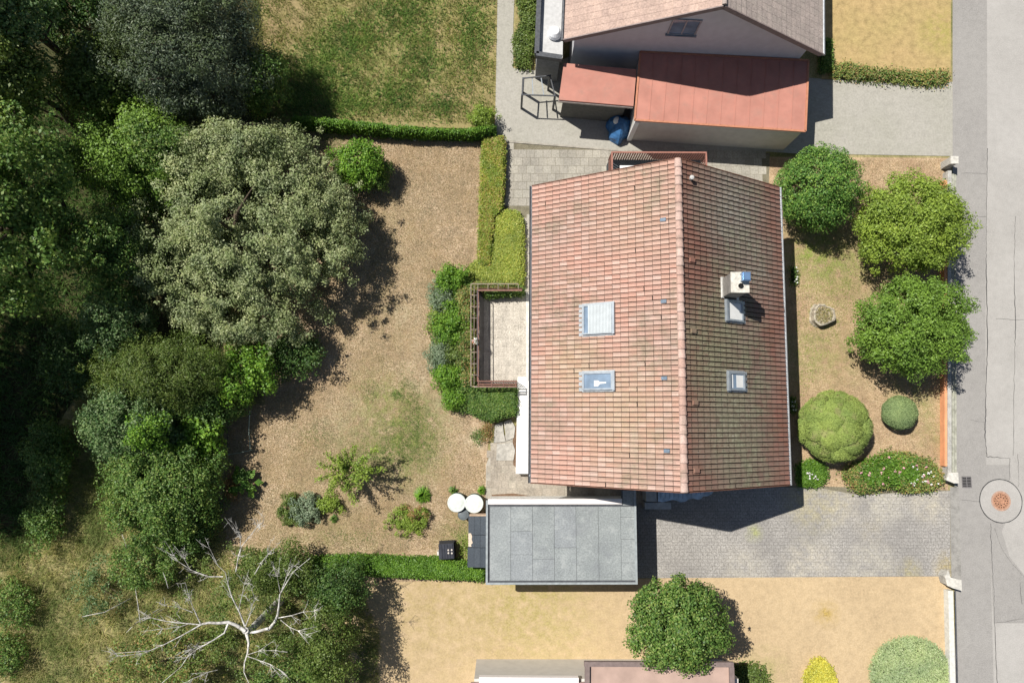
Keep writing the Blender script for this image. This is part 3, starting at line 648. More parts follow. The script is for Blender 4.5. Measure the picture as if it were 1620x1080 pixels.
# skylights
def skylight(corners, side, shutter=0, glass=None):
    fr = frW if side == 'W' else frE
    uv = [hit(x, y, side) for x, y in corners]
    u0, u1 = min(u for u, v in uv), max(u for u, v in uv); v0, v1 = min(v for u, v in uv), max(v for u, v in uv)
    uc, vc = (u0 + u1) / 2, (v0 + v1) / 2
    root = MB(); e = 0.07     # lead flashing with scalloped lower edge
    root.box((u0, v0 + 0.05, 0.02), (u1, v1, 0.062), 0, fr)
    k = max(3, int((u1 - u0) / 0.19))
    for i in range(k):
        a = u0 + (u1 - u0) * (i + 0.15) / k; b = u0 + (u1 - u0) * (i + 0.85) / k
        root.box((a, v0 - 0.09, 0.05), (b, v0 + 0.05, 0.068), 0, fr)
    s_ = root.build('skylight', M['zinc'], house)
    f = MB(); a0, a1, b0, b1 = u0 + e, u1 - e, v0 + e * 1.6, v1 - e; t = 0.075; zt = 0.16
    for (p, q, r_, w2) in ((a0, a1, b0, b0 + t), (a0, a1, b1 - t, b1), (a0, a0 + t, b0 + t, b1 - t), (a1 - t, a1, b0 + t, b1 - t)):
        f.box((p, r_, 0.062), (q, w2, zt), 0, fr)
    f.box((a0 - 0.02, b1 + 0.003, 0.062), (a1 + 0.02, b1 + 0.10, zt + 0.03), 0, fr)
    f.build('frame', M['frame'], s_)
    g = MB(); g.box((a0 + t, b0 + t, 0.062), (a1 - t, b1 - t, 0.115), 0, fr); g.build('pane', glass or M['glass'], s_)
    ia0, ia1, ib0, ib1 = a0 + t, a1 - t, b0 + t, b1 - t
    if shutter == 1:      # roller shutter three quarters down, ribbed
        m_ = MB(); n_ = 16; lo = ib0 + (ib1 - ib0) * 0.17
        for i in range(n_):
            q0 = lo + (ib1 + 0.05 - lo) * i / n_; q1 = lo + (ib1 + 0.05 - lo) * (i + 0.86) / n_
            m_.box((a0 + 0.03, q0, 0.15), (a1 - 0.03, q1, 0.185), 0, fr)
        m_.box((a0 + 0.02, lo - 0.02, 0.115), (a1 - 0.02, ib1 + 0.05, 0.151), 0, fr)
        m_.build('shutter', plain('shutter_slat', (0.48, 0.52, 0.54), 0.6, 0.06, 4), s_)
    if shutter == 2:      # white thing seen behind the glass
        m_ = MB(); cu, cv = (ia0 + ia1) / 2 - 0.12, (ib0 + ib1) / 2
        pts = [(-.12, -.16), (-.12, .02), (.0, .10), (.03, .38), (.09, .38), (.1, .1), (.18, .02), (.18, -.16)]
        m_.add([fr(cu + a * 0.8, cv + b, 0.118) for a, b in pts], [tuple(range(len(pts)))]); m_.build('white_towel', M['blindwhite'], s_)
    if shutter == 3:
        m_ = MB(); m_.box((ia0 + 0.01, ib0 + 0.01, 0.115), (ia1 - 0.01, ib1 - 0.03, 0.121), 0, fr); m_.build('blind', M['blindwhite'], s_)
    if shutter == 4:
        m_ = MB(); m_.box((ia0 + 0.05, ib0 + 0.03, 0.115), (ia1 - 0.05, ib0 + (ib1 - ib0) * 0.55, 0.121), 0, fr)
        m_.box((ia0 + 0.03, ib1 - 0.15, 0.115), (ia1 - 0.03, ib1 - 0.1, 0.121), 0, fr); m_.build('blind', M['blindwhite'], s_)
    return s_
s1 = skylight([(920, 481), (973, 480), (973, 530), (920, 531)], 'W', 1); s1['label'] = 'skylight with its pale grey roller shutter nearly closed'
s2 = skylight([(920, 587), (973, 585), (974, 618), (920, 620)], 'W', 2); s2['label'] = 'open skylight with blue glass and something white behind it'
s3 = skylight([(1145, 476), (1173, 476), (1175, 509), (1147, 510)], 'E', 3); s3['label'] = 'small skylight with white blind below the chimney'
s4 = skylight([(1148, 587), (1177, 587), (1178, 619), (1149, 620)], 'E', 4); s4['label'] = 'small skylight with a half drawn white blind'
# small vent tiles
for (x, y) in ((1050, 348), (1051, 477), (1052, 598), (1056, 713)):
    u, v = hit(x, y, 'W'); mb = MB(); mb.box((u - 0.07, v - 0.11, 0.03), (u + 0.07, v + 0.11, 0.085), 0, frW); mb.box((u - 0.05, v - 0.13, 0.04), (u + 0.05, v - 0.11, 0.075), 0, frW)
    mb.build('roof_vent', plain('vent_plastic', (0.14, 0.19, 0.25), 0.5, 0.2, 9), house)
for (x, y) in ((1093, 412), (1095, 524), (1098, 637), (1100, 744)):
    u, v = hit(x, y, 'E'); mb = MB(); mb.box((u - 0.08, v - 0.13, 0.03), (u + 0.08, v + 0.13, 0.11), 0, frE); mb.box((u - 0.06, v - 0.16, 0.04), (u + 0.06, v - 0.13, 0.09), 0, frE)
    mb.build('roof_vent', M['tileE'], house)
u, v = hit(1092, 284, 'E'); p = Vector(frE(u, v, 0)); mb = MB()
mb.lathe([(0.07, -0.05), (0.065, 0.2), (0.09, 0.22), (0.09, 0.27), (0.05, 0.29), (0.02, 0.3)], 12, p); mb.build('vent_pipe', plain('vent_pipe_grey', (0.5, 0.5, 0.48), 0.6, 0.2), house)
# chimney
cx0, cx1, cy0, cy1, cz1 = 8.93, 9.60, 4.90, 5.66, 7.12
mb = MB(); q = HI @ Vector((cx0, cy0, 0)); q2 = HI @ Vector((cx1, cy1, 0)); cx0, cy0, cx1, cy1 = q.x, q.y, q2.x, q2.y
mb.box((cx0, cy0, 4.6), (cx1, cy1, cz1 - 0.06)); ch = mb.build('chimney', plain('slate_cladding', (0.27, 0.255, 0.235), 0.8, 0.15, 5, bump=0.4), house)
mb = MB(); mb.box((cx0 - 0.03, cy0 - 0.03, cz1 - 0.06), (cx1 + 0.03, cy1 + 0.03, cz1)); mb.build('chimney_top', plain('chimney_mortar', (0.6, 0.57, 0.5), 0.9, 0.2, 7, bump=0.6), ch)
mb = MB(); zc = frE(0, (hx1 - cx0) / math.cos(pe), 0)[2]
u_, v_ = cy0 - hy0, (hx1 - cx0) / math.cos(pe)
v2_ = (hx1 - cx1) / math.cos(pe)
LF = plain('lead_flashing', (0.6, 0.59, 0.56), 0.6, 0.2, 9)
mb.box((u_ - 0.05, v_ + 0.003, 0.04), (u_ + cy1 - cy0 + 0.05, v_ + 0.13, 0.1), 0, frE); mb.build('flashing', LF, ch); mb = MB()
mb.box((u_ - 0.12, v2_ - 0.15, 0.04), (u_ + cy1 - cy0 + 0.12, v2_ - 0.0, 0.075), 0, frE); mb.build('flashing', LF, ch)
mb = MB(); bx, by = (cx0 + cx1) / 2 + 0.14, (cy0 + cy1) / 2 + 0.18
mb.box((bx - 0.15, by - 0.17, cz1 + 0.16), (bx + 0.17, by + 0.17, cz1 + 0.32)); mb.box((bx - 0.12, by - 0.14, cz1 + 0.32), (bx + 0.14, by + 0.14, cz1 + 0.35))
for sx in (-0.12, 0.12):
    for sy in (-0.14, 0.14): mb.box((bx + sx - 0.015, by + sy - 0.015, cz1), (bx + sx + 0.015, by + sy + 0.015, cz1 + 0.16))
mb.build('chimney_cowl', plain('blue_steel', (0.22, 0.36, 0.58), 0.25, 0.1, 5, metal=0.55), ch)
mb = MB(); mb.lathe([(0.10, -0.01), (0.10, 0.05), (0.085, 0.05), (0.08, 0.01)], 16, ((cx0 + cx1) / 2 + 0.02, cy0 + 0.24, cz1)); mb.build('flue', plain('flue_hole_black', (0.012, 0.012, 0.012), 1.0), ch)  # closed near-black cup stands in for the open flue hole

# white ledge along the west side
ledge = L([(820, 600), (840, 600), (846, 600), (846, 750), (817, 750), (819, 700)], 0.5); 
mb = MB(); mb.prism(ccw(L([(820, 597), (852, 597), (852, 748), (817, 748)], 0.5)), 0.0, 0.46)
wl = thing('wall', 'long white painted ledge along the west side of the house', 'wall', (0, 0, 0)); mb.build('wall_face', M['render'], wl)
mb = MB(); mb.prism(ccw(L([(819, 596), (854, 596), (854, 749), (816, 749)], 0.52)), 0.46, 0.52); mb.build('coping', plain('white_coping', (0.85, 0.84, 0.82), 0.7, 0.04, 3, grime=(0.62, 0.6, 0.55)), wl)

# ================================================================== WEST TERRACE
ZT = 0.5
ter = thing('terrace', 'raised terrace of pale exposed aggregate slabs on the west side of the house', 'terrace')
mb = MB(); mb.prism(ccw(L([(756, 460), (850, 460), (850, 602), (756, 606)], ZT)), -0.02, ZT - 0.03); mb.build('terrace_base', M['concrete'], ter)
mb = MB(); a = G(766, 463, ZT); b = G(836, 606, ZT); nx, ny = 6, 10; wx, wy = (b.x - a.x) / nx, (a.y - b.y) / ny
for i in range(nx):
    for j in range(ny):
        mb.box((a.x + i * wx + .002, a.y - (j + 1) * wy + .002, ZT - 0.03), (a.x + (i + 1) * wx - .002, a.y - j * wy - .002, ZT + random.uniform(0, .003)))
mb.build('paving', M['terrace'], ter)
mb = MB(); mb.prism(ccw(L([(832, 462), (846, 462), (846, 602), (832, 602)], ZT)), ZT + 0.005, ZT + 0.03); mb.build('edge_strip', plain('pale_edge', (0.6, 0.58, 0.53), 0.8, 0.1), ter)
M['railbrown'] = plain('brown_rail', (0.2, 0.1, 0.075), 0.6, 0.2, 8)
M['railpale'] = plain('weathered_rail', (0.32, 0.26, 0.21), 0.7, 0.25, 8)
rail = thing('railing', 'brown metal railing round the west terrace, overgrown with hedge', 'railing')
zt = ZT + 0.95
def P3(px, py, z): return tuple(G(px, py, z))
mb = MB(); mb.bar(P3(756, 459, zt), P3(756, 604, zt), 0.09, 0.05); mb.build('top_rail', M['railbrown'], rail)
mb = MB(); mb.bar(P3(756, 459, zt - .003), P3(826, 459, zt - .003), 0.09, 0.05); mb.build('top_rail', M['railbrown'], rail)
mb = MB()
for dy in (0, 4.5, 8): mb.bar(P3(755, 603 + dy, zt + .002), P3(818, 603 + dy, zt + .002), 0.06, 0.04)
for x in (757, 778, 797, 816): mb.bar(P3(x, 603, zt + .03), P3(x, 612, zt + .03), 0.04, 0.03)
mb.build('flower_shelf', M['railbrown'], rail)
mb = MB()
mb.bar(P3(745, 449, zt), P3(745, 611, zt), 0.035, 0.03); mb.bar(P3(750, 452, zt), P3(750, 608, zt), 0.02, 0.02)
mb.bar(P3(745, 449, zt), P3(820, 449, zt), 0.035, 0.03)
for y in range(449, 612, 18): mb.bar(P3(745, y, zt - .02), P3(756, y, zt - .02), 0.025, 0.02)
for x in range(756, 822, 16): mb.bar(P3(x, 449, zt - .02), P3(x, 459, zt - .02), 0.025, 0.02)
mb.bar(P3(750, 612, zt), P3(818, 612, zt), 0.04, 0.03); mb.build('outer_rail', M['railpale'], rail)
mb = MB(); A = Vector(P3(757, 461, ZT)); B = Vector(P3(757, 603, ZT)); C_ = Vector(P3(826, 461, ZT)); D_ = Vector(P3(818, 603, ZT))
def boards(mb, A, B, n, zlo, zhi, w_=0.08, th=0.02, gaps=()):
    for i in range(n):
        if i in gaps: continue
        p = A.lerp(B, (i + 0.5) / n); d = (B - A).normalized(); q0 = p - d * w_ / 2; q1 = p + d * w_ / 2; nn = Vector((-d.y, d.x, 0)) * th / 2
        mb.prism([tuple((q0 - nn))[:2], tuple((q1 - nn))[:2], tuple((q1 + nn))[:2], tuple((q0 + nn))[:2]], zlo, zhi)
boards(mb, A, B, 42, ZT + 0.05, zt - 0.05, 0.085, gaps=()); boards(mb, A, C_, 20, ZT + 0.05, zt - 0.05, 0.085); boards(mb, B, D_, 16, ZT + 0.05, zt - 0.05, 0.05)
mb.build('panel', M['woodbrown'], rail)
mb = MB()
for t in (0.04, 0.5, 0.96): p = A.lerp(B, t); mb.tube([p, p + Vector((0, 0, 1.3))], 0.018, 6)
p0 = A.lerp(B, 0.04) + Vector((0, 0, 1.3)); p1_ = A.lerp(B, 0.96) + Vector((0, 0, 1.3)); mb.tube([p0, p1_], 0.02, 6); mb.build('upper_bar', M['zincdark'], rail)
pt = thing('flower_pot', 'small terracotta pot with white flowers hung on the terrace railing', 'flower pot', G(752, 541, zt - 0.12))
mb = MB(); mb.lathe([(0.09, 0), (0.13, 0.18), (0.145, 0.18), (0.145, 0.23), (0.12, 0.23)], 14); mb.build('pot', plain('terracotta', (0.42, 0.13, 0.07), 0.8), pt)
q = rdir(120) * rng.uniform(0, 0.17, (120, 1)) + np.array([0, 0.02, 0.3]); fastmesh('blooms', leafquads(q, rdir(120), 0.055, 0.9), 4, M['flower_white'], pt)
q = rdir(70) * rng.uniform(0, 0.16, (70, 1)) + np.array([0.04, -0.05, 0.27]); fastmesh('leaves', leafquads(q, rdir(70), 0.06, 0.7), 4, M['leaf_mid'], pt)

# ================================================================== NORTH BALCONY
ZB = 0.9
bal = thing('balcony', 'balcony with reddish brown railing under the north gable', 'balcony')
M['railred'] = plain('rust_red_rail', (0.33, 0.15, 0.115), 0.6, 0.15, 8)
M['deckdark'] = plain('dark_deck', (0.06, 0.07, 0.08), 0.7, 0.2, 5)
bz = ZB + 0.95; a = G(968, 241, bz); b = G(1117, 241, bz); yb = wy1 + 0.1
mb = MB(); mb.box((a.x, yb, 0.0), (b.x, a.y, ZB)); mb.build('balcony_floor', M['deckdark'], bal)
mb = MB()
mb.bar((a.x - .03, a.y, bz), (b.x + .03, a.y, bz), 0.07, 0.05); mb.bar((a.x, a.y - .036, bz - .002), (a.x, yb, bz - .002), 0.07, 0.05); mb.bar((b.x, a.y - .036, bz - .002), (b.x, yb, bz - .002), 0.07, 0.05); mb.build('handrail', M['railred'], bal)
mb = MB(); n = int((b.x - a.x) / 0.115)
for i in range(n + 1):
    x = a.x + (b.x - a.x) * i / n; mb.box((x - 0.032, a.y - 0.012, ZB - 0.12), (x + 0.032, a.y + 0.012, bz - 0.026))
for s_, xx in ((0, a.x), (1, b.x)):
    m_ = int((a.y - yb) / 0.13)
    for i in range(1, m_ + 1):
        y = a.y - 0.13 * i; mb.box((xx - 0.012, y - 0.032, ZB - 0.12), (xx + 0.012, y + 0.032, bz - 0.026))
mb.build('balusters', M['railred'], bal)
tb = thing('table', 'white table standing on the north balcony half under the roof', 'table', (G(1005, 262, ZB + .7).x, a.y - 0.85, ZB))
mb = MB(); mb.box((-0.75, -0.4, 0.68), (0.9, 0.28, 0.72)); mb.build('tabletop', plain('white_plastic', (0.8, 0.8, 0.8), 0.4, 0.03), tb)
for sx in (-0.65, 0.8):
    for sy in (-0.32, 0.2): mb = MB(); mb.tube([(sx, sy, 0.0), (sx, sy, 0.68)], 0.025, 6); mb.build('leg', M['frame'], tb)

# ================================================================== GARAGE
gz = 2.57
gar = thing('garage', 'flat roofed garage with grey bitumen felt sheets beside the driveway', 'garage')
gT = [G(770, 791, gz), G(1005, 795, gz), G(1008, 922, gz), G(770, 920, gz)]
gx0, gx1, gy0, gy1 = gT[0].x, gT[1].x, gT[2].y, gT[0].y
ext = G(1003, 774, gz)
mb = MB(); mb.box((gx0 + 0.12, gy0 + 0.12, -0.02), (gx1 - 0.15, gy1 - 0.1, gz - 0.12)); mb.build('wall', M['render'], gar)
mb = MB(); mb.box((gx0 + .01, gy0 + .01, gz - 0.16), (gx1 - .01, gy1 - .01, gz - 0.02)); mb.box((gx1 - 0.6, gy1 - .008, gz - 0.16), (gx1 - .01, ext.y, gz - 0.02))
mb.build('roof', M['zincdark'], gar)
M['felt'] = islandgrain('bitumen_felt', [(0.26, 0.283, 0.287), (0.272, 0.295, 0.3), (0.282, 0.305, 0.31), (0.266, 0.287, 0.3)], 14, 0.9, moss=[((0.37, 0.39, 0.385), 2.2, 0.54, 0.5), ((0.19, 0.2, 0.215), 0.9, 0.53, 0.5)], bump=0.5)
mb = MB(); seams = [775, 808, 842.5, 877, 911.5, 947, 982.5, 1006]
cuts = [[], [840, 877], [884], [866], [], [], [818, 853, 890]]
k = 0
for i in range(7):
    xs0, xs1 = G(seams[i], 850, gz).x, G(seams[i + 1], 850, gz).x
    ys = [801] + cuts[i] + [918]; 
    for j in range(len(ys) - 1):
        y1_, y0_ = G(800, ys[j], gz).y, G(800, ys[j + 1], gz).y
        g_ = 0.006; k += 1
        mb.box((xs0 + g_, y0_ + g_, gz - 0.02), (xs1 - g_, y1_ - g_, gz + 0.004 * (k % 3)))
mb.box((gx1 - 0.55, G(800, 799, gz).y, gz - 0.02), (gx1 - 0.05, ext.y - 0.04, gz + 0.006))
mb.build('roof_felt', M['felt'], gar)
mb = MB()
mb.box((gx0 - 0.03, gy0 + 0.05, gz - 0.15), (gx0 + 0.06, gy1, gz + 0.05)); mb.box((gx1 - 0.06, gy0 + 0.05, gz - 0.15), (gx1 + 0.03, ext.y, gz + 0.05)); mb.box((gx0 - 0.03, gy0 - 0.04, gz - 0.15), (gx1 + 0.03, gy0 + 0.048, gz + 0.045))
mb.build('edge_trim', plain('zinc_trim', (0.3, 0.33, 0.34), 0.6, 0.15, 5), gar)
mb = MB(); mb.box((gx0 + 0.062, gy1 - 0.17, gz - 0.25), (G(984, 795, gz).x, gy1 + 0.06, gz + 0.06)); mb.build('fascia', plain('white_fascia', (0.72, 0.68, 0.66), 0.6, 0.06, 3), gar)
mb = MB()
for i in range(5): mb.box((gx1 - 0.148, gy0 + 0.35, 0.05 + i * 0.42), (gx1 - 0.11, gy1 - 0.35, 0.44 + i * 0.42))
mb.build('garage_door', M['woodbrown'], gar)

# wood store west of the garage
shed = thing('wood_store', 'low lean-to with dark slate grey board lid, torn pale patch, against the garage', 'lean-to')
zs = 1.3; sa = G(741, 814, zs); sb = G(769, 897, zs); sc_x = sb.x - 0.0
sc2 = gx0 - 0.04
mb = MB(); mb.box((sa.x + .05, sb.y + .05, 0), (sc2, sa.y - .05, zs - .06)); mb.build('wall', M['woodbrown'], shed)
M['slateboard'] = islandgrain('slate_board', [(0.055, 0.068, 0.085), (0.07, 0.083, 0.1), (0.062, 0.075, 0.092)], 20, 0.7, moss=[((0.12, 0.13, 0.13), 3.0, 0.6, 0.4)])
mb = MB(); n = 3; ww = (sc2 - sa.x) / n; L2 = [(0.0, 0.38), (0.385, 0.62), (0.625, 1.0)]
for i in range(n):
    for (t0, t1) in L2:
        yA = sa.y + (sb.y - sa.y) * t0; yB = sa.y + (sb.y - sa.y) * t1; jx = 0.03 if t1 == 1.0 and i == 0 else 0
        mb.box((sa.x + i * ww + .004 - jx, yB + .004, zs - 0.06 + i * .03), (sa.x + (i + 1) * ww - .004, yA - .004, zs + i * .03))
mb.build('lid', M['slateboard'], shed)
mb = MB(); pp = [(741, 843), (745, 843), (747, 848), (746, 853), (748, 858), (745, 861), (746, 864), (741, 864)]
mb.prism(ccw(L(pp, zs)), zs + .003, zs + .012); mb.build('torn_patch', plain('torn_patch', (0.6, 0.5, 0.4), 0.9, 0.2, 20), shed)
mb = MB(); mb.box((sa.x + .05, sa.y - .048, 0.9), (sc2, sa.y + .02, zs + .07)); mb.build('edge_board', plain('tan_board', (0.42, 0.31, 0.22), 0.8), shed)

# water barrels, composter
def barrel(px, py, r, h_, matn, label, group, lidc):
    c = G(px, py, h_); t = thing('rain_barrel', label, 'rain barrel', (c.x, c.y, 0), 0, group)
    mb = MB(); mb.lathe([(r * .86, 0), (r * .93, 0.1), (r * .97, h_ * .35), (r * .94, h_ * .37), (r * .99, h_ * .7), (r * .95, h_ * .72), (r * .97, h_ - 0.08), (r * .9, h_ - 0.07)], 28); mb.build('barrel_body', matn, t)
    mb = MB(); mb.lathe([(r * 1.0, h_ - 0.09), (r * 1.02, h_ - 0.03), (r * 0.98, h_ - 0.005), (r * 0.9, h_), (r * 0.86, h_ - .015), (r * 0.5, h_ + .012), (r * 0.08, h_ + .02)], 32); mb.build('lid', lidc, t)
    return t
lidw = plain('white_lid', (0.6, 0.64, 0.61), 0.5, 0.1, 5, grime=(0.45, 0.48, 0.42)); bg_ = plain('barrel_green', (0.04, 0.07, 0.05), 0.5)
barrel(722.5, 795, 0.425, 1.0, bg_, 'rain barrel with round white lid, left of the pair by the garage', 'rain barrels with white lids', lidw)
barrel(750, 796.5, 0.425, 1.0, bg_, 'rain barrel with round white lid, right of the pair, touching the garage', 'rain barrels with white lids', lidw)
barrel(733, 813.5, 0.26, 0.8, M['zincdark'], 'small dark grey round bin tucked below the two white lids', 'rain barrels', plain('dark_lid', (0.13, 0.15, 0.16), 0.4))
c = G(706, 872, 0.8); cp = thing('compost_bin', 'square black compost bin with knobs on its lid beside the hedge', 'compost bin', (c.x, c.y, 0), 0.06)
mb = MB(); sq = lambda r: [(-r, -r), (r, -r), (r, r), (-r, r)]
mb.prism(sq(0.38), 0, 0.72, 0, sq(0.31))
for i in range(6): zz = 0.08 + i * 0.1; rr = 0.38 - 0.07 * zz / 0.72 + 0.008; mb.prism(sq(rr), zz, zz + 0.05)
blk = plain('black_plastic', (0.022, 0.025, 0.032), 0.45, 0.2, 5); mb.build('bin_body', blk, cp)
mb = MB(); mb.prism(sq(0.35), 0.72, 0.76)
for i in range(5): mb.box((-0.31 + i * .125, -0.32, 0.76), (-0.31 + i * .125 + .11, 0.32, 0.785))
mb.build('lid', plain('black_lid', (0.035, 0.038, 0.05), 0.45, 0.2, 5), cp)
mb = MB()
KN = plain('pale_knob', (0.6, 0.55, 0.5), 0.6)
for (x, y) in ((0.1, 0.06), (0.1, -0.07), (0.26, 0.06), (0.26, -0.09)): mb = MB(); mb.lathe([(0.035, 0.0), (0.045, 0.02), (0.04, 0.045), (0.015, 0.055)], 10, (x, y, 0.785)); mb.build('knob', KN, cp)
mb = MB(); mb.box((-0.46, -0.2, 0.0), (-0.385, -0.03, 0.5)); mb.build('hatch', plain('pale_hatch', (0.62, 0.6, 0.56), 0.6), cp)

# south entrance: canopy, steps, pillar box
cano = thing('canopy', 'corrugated blue-grey canopy with a wavy edge below the south gable', 'canopy')
zc = 2.3; mb = MB(); e0 = [(1041, 793), (1049, 794), (1056, 792), (1064, 790), (1069, 791), (1076, 794), (1084, 793), (1090, 789), (1097, 788), (1104, 790), (1109, 789), (1112, 785), (1120, 784), (1126, 781), (1129, 776)]
poly = ccw(L([(1041, 755)] + e0 + [(1129, 755)], zc)); mb.prism(poly, zc - .02, zc + .012)
cp_ = mb.build('canopy_sheet', plain('blue_sheet', (0.38, 0.5, 0.62), 0.35, 0.25, 3, spec=0.6), cano)
mb = MB()
for x in range(1045, 1128, 7): a = G(x, 762, zc); b = G(x, 782 if x > 1100 else 788, zc); mb.bar((a.x, a.y, zc + .028), (b.x, b.y, zc + .028), 0.03, 0.03)
mb.build('ribs', plain('blue_rib', (0.28, 0.38, 0.48), 0.4), cano)
mb = MB()
for x in (1044, 1122): a = G(x, 779, zc); mb = MB(); mb.tube([(a.x, a.y, 0), (a.x, a.y, zc - .02)], 0.04, 8); mb.build('post', M['zincdark'], cano)
st = thing('entrance_steps', 'grey concrete entrance steps in the shade south of the house', 'steps')
mb = MB(); cst = plain('blue_grey_concrete', (0.45, 0.48, 0.5), 0.85, 0.12, 6)
a = G(1022, 773, 0.9); b = G(1039, 793, 0.9); mb.box((a.x, b.y, 0), (b.x, a.y + .5, 0.9)); mb.build('side_block', cst, st)
a = G(1020, 794.5, 0.55); b = G(1062, 805, 0.55); mb = MB(); mb.box((a.x, b.y, 0), (b.x, a.y - .003, 0.55)); mb.build('step', cst, st)
a = G(1042, 780, 0.3); b = G(1100, 793, 0.3); mb = MB(); mb.box((a.x + .1, b.y + .2, 0), (b.x, a.y + .6, 0.4)); mb.build('step', cst, st)

# garden wall to the street with pillars
gw = thing('garden_wall', 'low wall with orange painted inner face and pebbled top along the street', 'wall')
wtop = 0.42
mb = MB(); mb.prism(ccw(L([(1499.5, 270), (1505.5, 270), (1505.5, 760), (1499.5, 760)], wtop)), 0, wtop); 
M['pebble'] = grain('pebble_dash', (0.25, 0.24, 0.22), (0.42, 0.41, 0.38), (0.62, 0.6, 0.56), 24, 0.8, bump=0.6)
mb.build('wall_face', M['pebble'], gw)
mb = MB(); mb.prism(ccw(L([(1494, 285), (1499, 285), (1499, 737), (1494.5, 737)], 0.36)), 0, 0.36); mb.build('inner_face', plain('orange_paint', (0.72, 0.33, 0.17), 0.8, 0.1, 2, grime=(0.55, 0.27, 0.15)), gw)
mb = MB(); mb.prism(ccw(L([(1506, 275), (1509.5, 275), (1510, 758), (1506.5, 758)], 0.2)), 0, 0.2); mb.prism(ccw(L([(1510, 275), (1513, 275), (1513.5, 770), (1510.5, 770)], 0.08)), 0, 0.08); mb.build('plinth', plain('mossy_stone', (0.36, 0.36, 0.3), 0.9, 0.25, 5, grime=(0.22, 0.22, 0.14)), gw)
stone = plain('pale_stone_cap', (0.56, 0.54, 0.49), 0.9, 0.18, 6, bump=0.6)
def pillar(px, z, label, name='gate_pillar'):
    p = L(px, z); c = np.mean(p, 0); t = thing(name, label, 'pillar', (c[0], c[1], 0))
    q = ccw([(x - c[0], y - c[1]) for x, y in p]); mb = MB(); mb.prism([(x * .9, y * .9) for x, y in q], 0, z - .08); mb.build('shaft', M['pebble'], t)
    mb = MB(); mb.prism(q, z - .08, z); mb.build('cap', stone, t)
pillar([(1504, 247), (1516.5, 247), (1516.5, 259), (1504, 259)], 0.85, 'square pale stone pillar at the top end of the street wall')
pillar([(1497, 759), (1501, 747), (1516, 747), (1517, 764), (1509, 764)], 0.6, 'pale stone pillar between flower bed and driveway entrance')
pillar([(1495, 912), (1500, 902), (1504, 913), (1521, 917), (1522, 934), (1508, 930), (1499, 926)], 0.6, 'pale stone pillar with jagged cap at the lower side of the driveway')
bw = thing('boundary_wall', 'low pale wall of the lower neighbour along the street', 'wall')
mb = MB(); mb.prism(ccw(L([(1500, 934), (1508, 934), (1513, 1140), (1505, 1140)], 0.35)), 0, 0.35); mb.build('wall_face', plain('pale_wall', (0.6, 0.6, 0.56), 0.9, 0.1), bw)
mb = MB(); mb.tube([P3(1511, 934, 0.3), P3(1516, 1140, 0.3)], 0.03, 6); mb.build('rail', M['zincdark'], bw)

# manhole and drain
c = G(1583, 792); mh = thing('manhole_cover', 'round rusty manhole cover set in a ring in the road', 'manhole cover', (c.x, c.y, 0.014))
k = mpp(0)
mb = MB(); mb.lathe([(34 * k, 0.0), (34 * k, 0.006), (32.6 * k, 0.006)], 56, wob=[1 + random.uniform(-.008, .008) for _ in range(56)]); mb.build('seal_ring', M['crack'], mh)
mb = MB(); mb.lathe([(32.6 * k, 0.0), (32.6 * k, 0.009), (16 * k, 0.009)], 56); mb.build('surround', M['asphalt'], mh)
mb = MB(); mb.lathe([(15.5 * k, 0.0), (15.5 * k, 0.014), (13 * k, 0.014), (12.8 * k, 0.010)], 40); mb.build('rim', plain('rust_rim', (0.42, 0.27, 0.2), 0.8, 0.2, 9), mh)
mb = MB(); mb.lathe([(12.6 * k, 0.0), (12.6 * k, 0.016), (12 * k, 0.018)], 40)
rust = plain('rusty_iron', (0.4, 0.21, 0.13), 0.8, 0.25, 12, bump=0.5)
for r_, n in ((9.8, 16), (6.4, 8)):
    for i in range(n):
        a = 2 * math.pi * i / n; mb.lathe([(0.028, 0.0), (0.028, 0.002)], 8, (math.cos(a) * r_ * k, math.sin(a) * r_ * k, 0.018), 1)
mb.build('cover', [rust, plain('hole_dark', (0.03, 0.02, 0.018), 1.0)], mh)
c = G(1529, 762); dg = thing('drain_grate', 'square black drain grate in the gutter next to the pillar', 'drain', (c.x, c.y, 0.012))
mb = MB(); w2, h2 = 7.6 * k, 8.8 * k
for (x0, y0, x1, y1) in ((-w2, -h2, w2, -h2 + .03), (-w2, h2 - .03, w2, h2), (-w2, -h2 + .03, -w2 + .03, h2 - .03), (w2 - .03, -h2 + .03, w2, h2 - .03)): mb.box((x0, y0, 0), (x1, y1, .014))
mb.build('frame', plain('grate_frame', (0.16, 0.15, 0.15), 0.7), dg)
mb = MB()
for i in range(7): y = -h2 + 0.05 + i * (2 * h2 - .1) / 6; mb.box((-w2 + .03, y - .012, .002), (w2 - .03, y + .012, .012))
mb.box((-.012, -h2 + .03, .003), (.012, h2 - .03, .0135)); mb.build('bars', plain('grate_bar', (0.2, 0.19, 0.19), 0.6), dg)
mb = MB(); mb.box((-w2 + .03, -h2 + .03, 0), (w2 - .03, h2 - .03, .001)); mb.build('pit', plain('pit_dark', (0.01, 0.01, 0.01), 1.0), dg)

